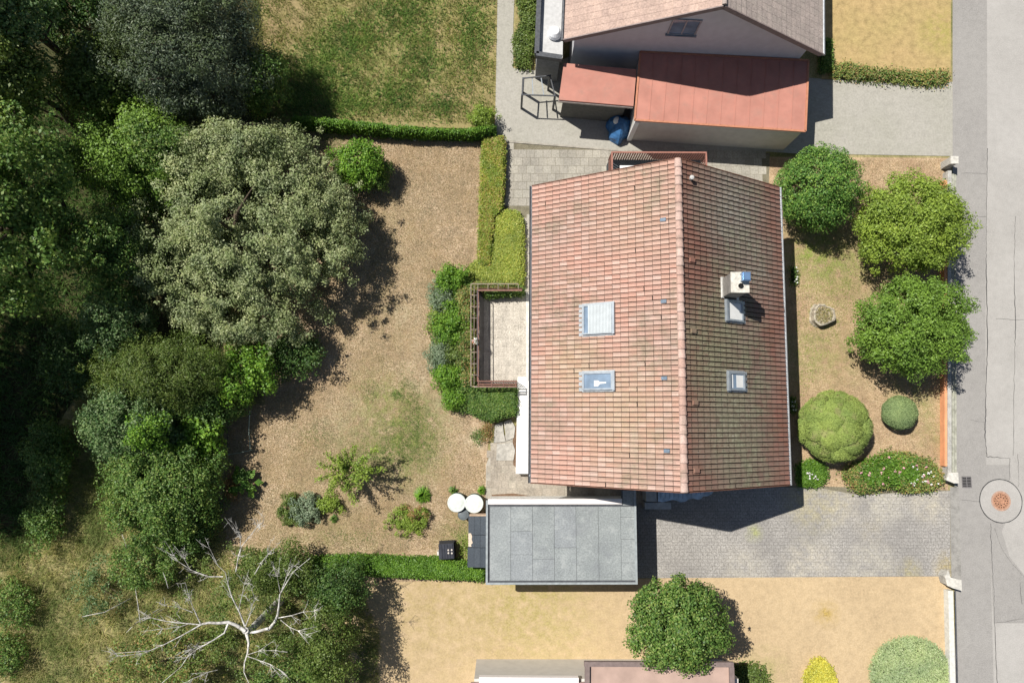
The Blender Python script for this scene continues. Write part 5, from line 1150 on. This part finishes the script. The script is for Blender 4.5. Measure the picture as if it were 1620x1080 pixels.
S('yellow-green shoots above the narrow dark shrub', 'shrub', 170, 380, 24, 24, 3.8, 1.2, .11, M['leaf_lime'], 26, .36, 90, tr=.05, lob=.15)
S('blue-green shrub at the lower left of the grey tree', 'shrub', 195, 512, 44, 52, 2.7, 2.2, .09, M['leaf_blue'], 80, .42, 140, tr=.1, lob=.12)
S('olive feathery yew-like shrub below the grey tree', 'shrub', 262, 588, 108, 52, 2.4, 2.3, .1, M['leaf_olive'], 190, .42, 150, tr=.14, lob=.15, low=-.2, flat=.5, asp=.3)
S('bright green shrub peeking out below the grey tree', 'shrub', 386, 590, 48, 42, 1.6, 1.5, .12, M['leaf_bright'], 70, .36, 100, tr=.07, lob=.2, shell=.3)
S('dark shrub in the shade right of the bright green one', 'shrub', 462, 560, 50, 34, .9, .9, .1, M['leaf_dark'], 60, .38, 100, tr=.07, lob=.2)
S('dark green shrub above the green pipe frame', 'shrub', 370, 640, 24, 18, .7, .7, .11, M['leaf_mid'], 26, .32, 80, tr=.05)
S('blue-green bush mass in the middle of the woodland edge', 'shrub', 215, 660, 66, 60, 2.2, 1.9, .1, M['leaf_blue'], 150, .44, 150, tr=.12, lob=.12, low=-.2)
S('small shrub with yellow-green top in the woodland edge', 'shrub', 238, 683, 27, 25, 3.3, 1.1, .1, M['leaf_bright'], 30, .32, 110, tr=.06)
S('yellow-green leafy shrub left of the pipe frame', 'shrub', 318, 692, 38, 42, 1.2, 1.3, .14, M['leaf_bright'], 56, .38, 80, tr=.08, lob=.2, shell=.3)
S('mid green shrub right of the olive yew', 'shrub', 322, 645, 42, 36, 1.2, 1.2, .1, M['leaf_dark'], 70, .42, 110, tr=.08)
T('dense green tree in the lower woodland edge', 'tree', 264, 768, 80, 88, 1.4, 2.1, .1, M['leaf_mid'], 250, .45, 150, tr=.18, lob=.12, low=-.2)
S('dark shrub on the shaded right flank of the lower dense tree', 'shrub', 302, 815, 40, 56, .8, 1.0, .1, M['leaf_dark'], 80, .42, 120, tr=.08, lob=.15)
S('light green low shrub at the left foot of the lower dense tree', 'shrub', 172, 690, 30, 30, .8, .8, .09, M['leaf_blue'], 36, .3, 90, tr=.07, lob=.15)
# far left trees
T('big-leaved green tree crown at the left picture edge', 'tree', 18, 335, 98, 158, 6.0, 4.0, .15, M['leaf_mid'], 230, .55, 120, tr=.3, nl=20, lob=.16, low=-.2, shell=.35)
T('tall dark tree outside the left edge, its shadow on the undergrowth', 'tree', -440, 470, 190, 190, 9.5, 4.5, .18, M['leaf_dark'], 300, .8, 110, tr=.35, nl=16, low=-.3)
T('tall dark tree beyond the lower left edge', 'tree', -560, 600, 130, 120, 9.5, 4.5, .18, M['leaf_dark'], 220, .8, 110, tr=.3, nl=14, low=-.3)
T('olive-green crown in the upper left corner', 'tree', 20, 130, 62, 50, 6.0, 2.6, .14, M['leaf_olive'], 110, .55, 120, tr=.2, lob=.15, low=-.2)
T('dark bluish crown at the very top left', 'tree', 20, 25, 48, 60, 7.0, 3.0, .14, M['leaf_blue'], 100, .55, 110, tr=.2, lob=.15, low=-.2)
T('mixed grey-green conifer crown at the top left beside the meadow', 'tree', 292, 88, 128, 112, 3.6, 3.4, .13, M['leaf_conifer'], 420, .55, 150, tr=.3, nl=24, lob=.12, low=-.15, flat=.5, asp=.3)
T('olive green lower crown left of the grey-green conifer', 'tree', 172, 140, 62, 56, 3.4, 2.2, .13, M['leaf_olive'], 140, .5, 140, tr=.2, lob=.12, low=-.15)
T('small green crown at the shaded right side of the conifer', 'tree', 420, 128, 30, 46, 2.4, 1.6, .11, M['leaf_mid'], 60, .42, 120, tr=.1, lob=.15)
T('added dark crown blacking out the gap between corner trees and conifer at the top edge', 'tree', 128, 30, 60, 70, 3.5, 2.5, .13, M['leaf_dark'], 90, .5, 110, tr=.2, lob=.15)  # invented tree; its dark leaves give the black shade of this gap
T('tall tree beyond the top edge left of the conifer', 'tree', -150, -300, 100, 110, 9.0, 4.5, .18, M['leaf_dark'], 200, .8, 110, tr=.3, nl=14, low=-.3)
S('light leafy shoots at the edge of the black shade, left of the bright tree', 'shrub', 132, 262, 26, 34, 1.8, 1.5, .15, M['leaf_mid'], 34, .36, 60, tr=.05, shell=.2)
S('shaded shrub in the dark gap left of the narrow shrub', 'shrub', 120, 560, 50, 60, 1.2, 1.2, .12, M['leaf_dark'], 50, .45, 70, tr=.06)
S('leafy bramble column beside the black shade, upper', 'bramble', 82, 720, 30, 50, .9, .9, .11, M['leaf_mid'], 56, .36, 90, tr=.04, lob=.2)
S('leafy bramble column beside the black shade, lower', 'bramble', 74, 815, 26, 46, .7, .7, .1, M['leaf_mid'], 44, .36, 90, tr=.04, lob=.2)
S('fresh green bramble at the left edge near the bottom', 'bramble', 24, 955, 34, 38, .6, .6, .09, M['leaf_mid'], 40, .3, 70, tr=.04, lob=.15)
S('fresh green bramble in the bottom left corner', 'bramble', 10, 1035, 28, 30, .6, .6, .09, M['leaf_mid'], 34, .3, 70, tr=.04, lob=.15)
# lower-left thicket under the dead birch
S('green thicket left of the dead branches', 'shrub', 232, 890, 46, 36, 1.2, 1.2, .09, M['leaf_mid'], 60, .34, 100, tr=.06, lob=.2, shell=.25)
S('grey-green sparse thicket far left of the dead branches', 'shrub', 160, 930, 40, 46, .8, .8, .08, M['leaf_blue'], 30, .3, 60, tr=.05, lob=.2, shell=.2)
S('green thicket below the long dead branches', 'shrub', 270, 1040, 76, 50, 1.6, 1.6, .09, M['leaf_bed'], 80, .34, 90, tr=.06, lob=.25, shell=.15)
S('dark thicket right of the birch trunk', 'shrub', 525, 1015, 40, 66, 2.4, 1.8, .085, M['leaf_olive'], 90, .36, 110, tr=.08, lob=.15)
S('thicket with yellowish leaves at the bottom right of the birch', 'shrub', 470, 1065, 66, 40, 2.0, 1.8, .09, M['leaf_mid'], 80, .34, 100, tr=.07, lob=.25, shell=.2)
S('olive thicket above the right birch branches', 'shrub', 440, 900, 60, 32, 1.2, 1.2, .09, M['leaf_olive'], 80, .36, 110, tr=.06, lob=.2)
S('tall green shrub casting shade on the lower neighbour lawn', 'shrub', 535, 930, 46, 36, 1.5, 1.4, .09, M['leaf_dark'], 70, .38, 120, tr=.08, lob=.2)

# birch with bare white limbs
bc = G(402, 985, 2.0); br = thing('birch', 'half dead birch with bare white branches over a thin green crown', 'tree', (bc.x + .55, bc.y + .5, 0)); o3 = Vector(br.location)
def BP(x, y, z): return G(x, y, z) - o3
limb = [([(388, 997), (374, 988), (362, 984), (345, 986), (330, 985), (318, 988)], 4.4, 5.0, .15, .08),
 ([(318, 988), (308, 966), (300, 948), (293, 922)], 5.0, 6.0, .05, .012), ([(318, 988), (290, 985), (262, 981), (240, 978), (216, 980)], 5.0, 5.8, .05, .012),
 ([(318, 988), (290, 1005), (258, 1020), (235, 1028), (180, 1034)], 5.0, 6.0, .06, .012), ([(258, 1020), (225, 1034), (186, 1038)], 5.5, 5.9, .03, .01), ([(303, 985), (285, 991), (257, 993)], 5.1, 5.5, .025, .01),
 ([(305, 968), (285, 960), (264, 957)], 5.4, 5.8, .025, .01), ([(362, 984), (355, 1000), (338, 1012), (322, 1020), (310, 1028), (295, 1040), (287, 1055), (255, 1080)], 4.6, 5.6, .08, .012),
 ([(322, 1020), (305, 1025)], 5.0, 5.2, .03, .012), ([(388, 990), (380, 968), (368, 945), (360, 925), (356, 905), (345, 893), (333, 866)], 4.4, 6.0, .07, .01),
 ([(352, 912), (330, 911), (303, 901), (282, 888), (276, 879)], 5.4, 6.1, .05, .012), ([(300, 899), (290, 883)], 5.9, 6.1, .02, .008), ([(378, 965), (384, 940), (386, 922)], 4.9, 5.6, .04, .01),
 ([(373, 903), (378, 880), (384, 863), (396, 848), (404, 835), (417, 827)], 5.0, 6.3, .05, .012), ([(381, 865), (381, 852), (372, 842)], 5.7, 6.1, .025, .008), ([(397, 847), (407, 833)], 5.9, 6.3, .02, .008),
 ([(404, 908), (414, 890), (424, 876), (429, 852)], 5.0, 6.1, .04, .01), ([(424, 994), (434, 982), (440, 972), (442, 958), (443, 940), (450, 925), (465, 905), (490, 883)], 4.3, 6.1, .13, .012),
 ([(445, 932), (455, 912), (463, 895)], 5.2, 5.9, .03, .008), ([(443, 936), (438, 912)], 5.2, 5.7, .025, .008), ([(441, 978), (460, 972), (480, 968), (497, 965)], 4.8, 5.5, .04, .01), ([(443, 981), (458, 991), (472, 996), (485, 1004)], 4.7, 5.2, .03, .01),
 ([(390, 1000), (394, 1015), (391, 1032), (386, 1048), (386, 1062), (393, 1082)], 4.3, 5.2, .12, .015), ([(392, 1038), (410, 1043), (428, 1050), (442, 1057)], 4.8, 5.3, .035, .01), ([(392, 1035), (410, 1028), (435, 1027)], 4.8, 5.2, .03, .01),
 ([(388, 990), (396, 970), (400, 955), (404, 945)], 4.5, 5.4, .04, .01), ([(390, 1000), (404, 998), (424, 994)], 4.2, 4.4, .1, .11), ([(345, 1058), (330, 1063), (305, 1072)], 4.4, 4.8, .02, .01)]
for (pl, za, zb_, ra, rb_) in limb:
    mb = MB(); n = len(pl); pts = [BP(x, y, za + (zb_ - za) * i / (n - 1)) + Vector((random.uniform(-.03, .03), random.uniform(-.03, .03), 0)) for i, (x, y) in enumerate(pl)]
    mb.tube(pts, [(ra + (rb_ - ra) * (i / (n - 1)) ** .7) * .55 for i in range(n)], 6)
    if ra < .1:
        for _ in range(9):
            k_ = random.randrange(1, n); p = pts[k_]; d = (pts[k_] - pts[k_ - 1]).normalized(); q = p + (d + Vector((random.uniform(-.9, .9), random.uniform(-.9, .9), .1))) * random.uniform(.2, .5)
            mb.tube([p, p.lerp(q, .5) + Vector((random.uniform(-.04, .04), random.uniform(-.04, .04), .02)), q], [.010, .006, .003], 4)
            for _2 in range(2): e_ = p.lerp(q, random.uniform(.4, .9)); mb.tube([e_, e_ + Vector((random.uniform(-.2, .2), random.uniform(-.2, .2), random.uniform(-.02, .08)))], [.005, .003], 4)
    mb.build('branch', M['birchbark'], br)
mb = MB(); mb.tube([(0, 0, -.05), (.02, -.05, 1.5), BP(396, 996, 3.4), BP(388, 997, 4.4)], [.2, .17, .15, .13], 9); mb.build('trunk', M['birchbark'], br)
P, N, C = crown_points((115 * mpp(3), 95 * mpp(3), 1.5), 130, .34, 75, lob=.28, low=-.3, inner=.5, shell=.1)
P += np.array(BP(400, 985, 2.9)); fastmesh('crown', leafquads(P, N, .075, .6), 4, M['leaf_olive'], br)
# faint thin dead twigs left of the birch
for i, (a, b) in enumerate([((193, 845), (200, 865)), ((130, 975), (165, 968)), ((214, 930), (222, 985)), ((258, 905), (266, 930)), ((200, 1000), (215, 985))]):
    mb = MB(); mb.tube([P3(*a, 1.9), tuple(Vector(P3(*a, 1.9)).lerp(Vector(P3(*b, 2.1)), .5) + Vector((.06, .04, .1))), P3(*b, 2.1), tuple(Vector(P3(*b, 2.1)) + Vector((.1, .1, -2.1)))], [.01, .013, .015, .03], 5)
    tag(mb.build('dead_stem', M['birchbark']), ['thin dead stem sticking out above the lower dense tree', 'thin dead stem in the wild grass at far left', 'thin dead stem left of the birch branches', 'short dead stem above the long birch branch', 'pale dead stem near the tips of the lower birch limb'][i], 'dead stem')

# --- south neighbour plants
T('bushy mid green tree on the lower neighbour lawn below the garage', 'tree', 1070, 985, 68, 64, 2.8, 1.7, .11, M['leaf_mid'], 190, .36, 130, tr=.16, lob=.1, low=-.3, shell=.35)
mass('cushion_plant', 'large round pale sage green mat on the lower neighbour lawn', 'plant', [(1440 + 62 * math.cos(a) * (1.0 if math.cos(a) < 0 else 1.05), 1066 + 58 * math.sin(a)) for a in np.linspace(0, 6.28, 22)[:-1]], .3, 30000, .07, leafmat('leaf_sage', [(0.2, 0.27, 0.13), (0.26, 0.32, 0.17), (0.29, 0.34, 0.2)], .15), bs=1.6, bump=.06)
mass('cushion_plant', 'yellow flowering plant at the bottom edge of the lower lawn', 'plant', [(1275, 1092), (1276, 1066), (1290, 1045), (1302, 1042), (1318, 1058), (1326, 1078), (1326, 1095)], .4, 8000, .07, leafmat('leaf_yellow', [(0.42, 0.38, 0.05), (0.5, 0.44, 0.07), (0.4, 0.4, 0.08)], .15), bs=.6, bump=.15)
mass('low_shrub', 'low green plants right of the lower neighbour roof', 'plant', [(1160, 1052), (1190, 1050), (1215, 1062), (1216, 1095), (1165, 1095)], .25, 3000, .08, M['leaf_olive'], bs=.6, bump=.3, ragged=.12)
# --- north neighbour plants
mass('low_shrub', 'green and silvery border plants between ochre lawn and grey yard', 'plant', [(1318, 103), (1345, 100), (1375, 108), (1420, 112), (1460, 116), (1500, 112), (1500, 130), (1460, 132), (1420, 128), (1370, 124), (1318, 120)], .3, 6000, .09, M['leaf_bed'], bs=.5, bump=.4, ragged=.14)
mass('low_shrub', 'green strip of plants at the shaded corner of the upper house', 'plant', [(1300, 60), (1318, 60), (1320, 108), (1300, 112)], .5, 3000, .09, M['leaf_mid'], bs=.5, bump=.3)
mass('low_shrub', 'green planting strip between the grey garden path and the upper house', 'plant', [(812, -30), (850, -30), (848, 50), (838, 105), (816, 104), (813, 60), (826, 30)], .45, 9000, .09, M['leaf_olive'], bs=.5, bump=.4, ragged=.1)
# --- grass as stuff
def grass(name, poly_px, n, h_, w_, mat_, lean=.6, clump=None, zb=0.0, soft=None):
    if soft:      # loose drifts: (pixel centre, spread in metres, count)
        q = np.concatenate([np.array(gp(*c_)) + rng.normal(0, 1, (k_, 2)) @ np.array([[s1_, 0], [sh_, s2_]]) for c_, s1_, s2_, sh_, k_ in soft]); n = len(q)
    else: q = pts_in_poly(L(poly_px, 0), n)
    if clump:
        f = (bumps(q, clump) + bumps(q * 1.7 + 5, clump)) * .5; q = q[f > rng.uniform(-.75, .45, n)]; n = len(q)
    a = rng.uniform(0, 6.283, n); d = np.column_stack([np.cos(a), np.sin(a), np.zeros(n)]); s = np.column_stack([-np.sin(a), np.cos(a), np.zeros(n)])
    hh = h_ * rng.uniform(.4, 1.2, (n, 1)); b = np.column_stack([q, np.full(n, zb)])
    tip = b + d * hh * lean * rng.uniform(.3, 1.5, (n, 1)) + np.array([0, 0, 1]) * hh
    ww = w_ * rng.uniform(.6, 1.3, (n, 1)); V = np.empty((n, 3, 3)); V[:, 0] = b - s * ww / 2; V[:, 1] = b + s * ww / 2; V[:, 2] = tip
    return stuff(fastmesh(name, V.reshape(-1, 3), 3, mat_))
o = grass('dry_grass', [(455, 205), (765, 214), (758, 330), (745, 420), (690, 450), (680, 600), (740, 660), (768, 740), (765, 860), (500, 885), (350, 850), (365, 640), (520, 600), (600, 380)], 150000, .05, .018, M['grass_dry'], 1.0)
o['label'] = 'short dry straw coloured grass of the back lawn'; o['category'] = 'grass'
o = grass('dry_grass', [(1216, 250), (1494, 255), (1494, 745), (1250, 745), (1250, 380)], 60000, .05, .018, M['grass_dry'], 1.0)
o['label'] = 'short dry grass of the front lawn'; o['category'] = 'grass'
o = grass('green_grass', None, 0, .05, .018, M['leaf_mid'], 1.2, .35, soft=[((648, 700), .8, .7, 0, 9000), ((655, 645), .35, .9, -.2, 3500), ((628, 624), .16, .14, 0, 900), ((600, 720), .8, .4, 0, 3000), ((520, 222), .7, .25, 0, 1500), ((585, 620), .3, .3, 0, 700), ((740, 850), .5, .7, 0, 2500), ((500, 690), .5, .4, 0, 900), ((560, 850), 1.2, .3, 0, 1500)])
o['label'] = 'green grass patch in the dry back lawn below the terrace bed'; o['category'] = 'grass'
o = grass('green_grass', [(1256, 380), (1330, 380), (1370, 430), (1350, 480), (1290, 600), (1262, 640)], 5000, .05, .02, M['leaf_lime'], 1.2, .8)
o['label'] = 'greener grass of the front lawn near the house'; o['category'] = 'grass'
o = grass('wild_grass', [(-40, 850), (40, 850), (60, 730), (140, 610), (300, 640), (360, 860), (560, 905), (600, 1000), (600, 1130), (-40, 1130)], 120000, .34, .025, M['grass_wild'], .9, 1.4)
o['label'] = 'tall yellow-green wild grass in the lower left corner'; o['category'] = 'grass'
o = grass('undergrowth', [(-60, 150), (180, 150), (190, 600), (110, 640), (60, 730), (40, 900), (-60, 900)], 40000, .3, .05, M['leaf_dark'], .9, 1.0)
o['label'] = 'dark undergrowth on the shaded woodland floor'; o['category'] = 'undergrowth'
o = grass('meadow_weeds', None, 0, .2, .045, M['leaf_mid'], 1.0, .5, soft=[((500, 125), 1.2, 1.0, 0, 5000), ((560, 60), .9, .7, 0, 3000), ((625, 150), .7, .6, 0, 1800), ((665, 95), .6, .9, 0, 2000), ((745, 60), .5, 1.4, 0, 2500), ((470, 165), .6, .4, 0, 1500), ((540, 165), 1.0, .4, 0, 2000), ((700, 170), .5, .4, 0, 1000), ((640, 20), 1.0, .6, 0, 2500)])
o['label'] = 'green drifts of weeds in the upper meadow'; o['category'] = 'weeds'
o = grass('meadow_grass', [(400, -30), (784, -30), (782, 195), (400, 188)], 50000, .14, .03, leafmat('meadow_blade', [(0.15, 0.18, 0.045), (0.22, 0.22, 0.07), (0.3, 0.24, 0.12), (0.18, 0.2, 0.05)], .2, .8, blotch=((0.12, 0.2, 0.03), .45, .5, .8)), .9, 1.2)
o['label'] = 'patchy green and brown grass of the upper meadow'; o['category'] = 'grass'
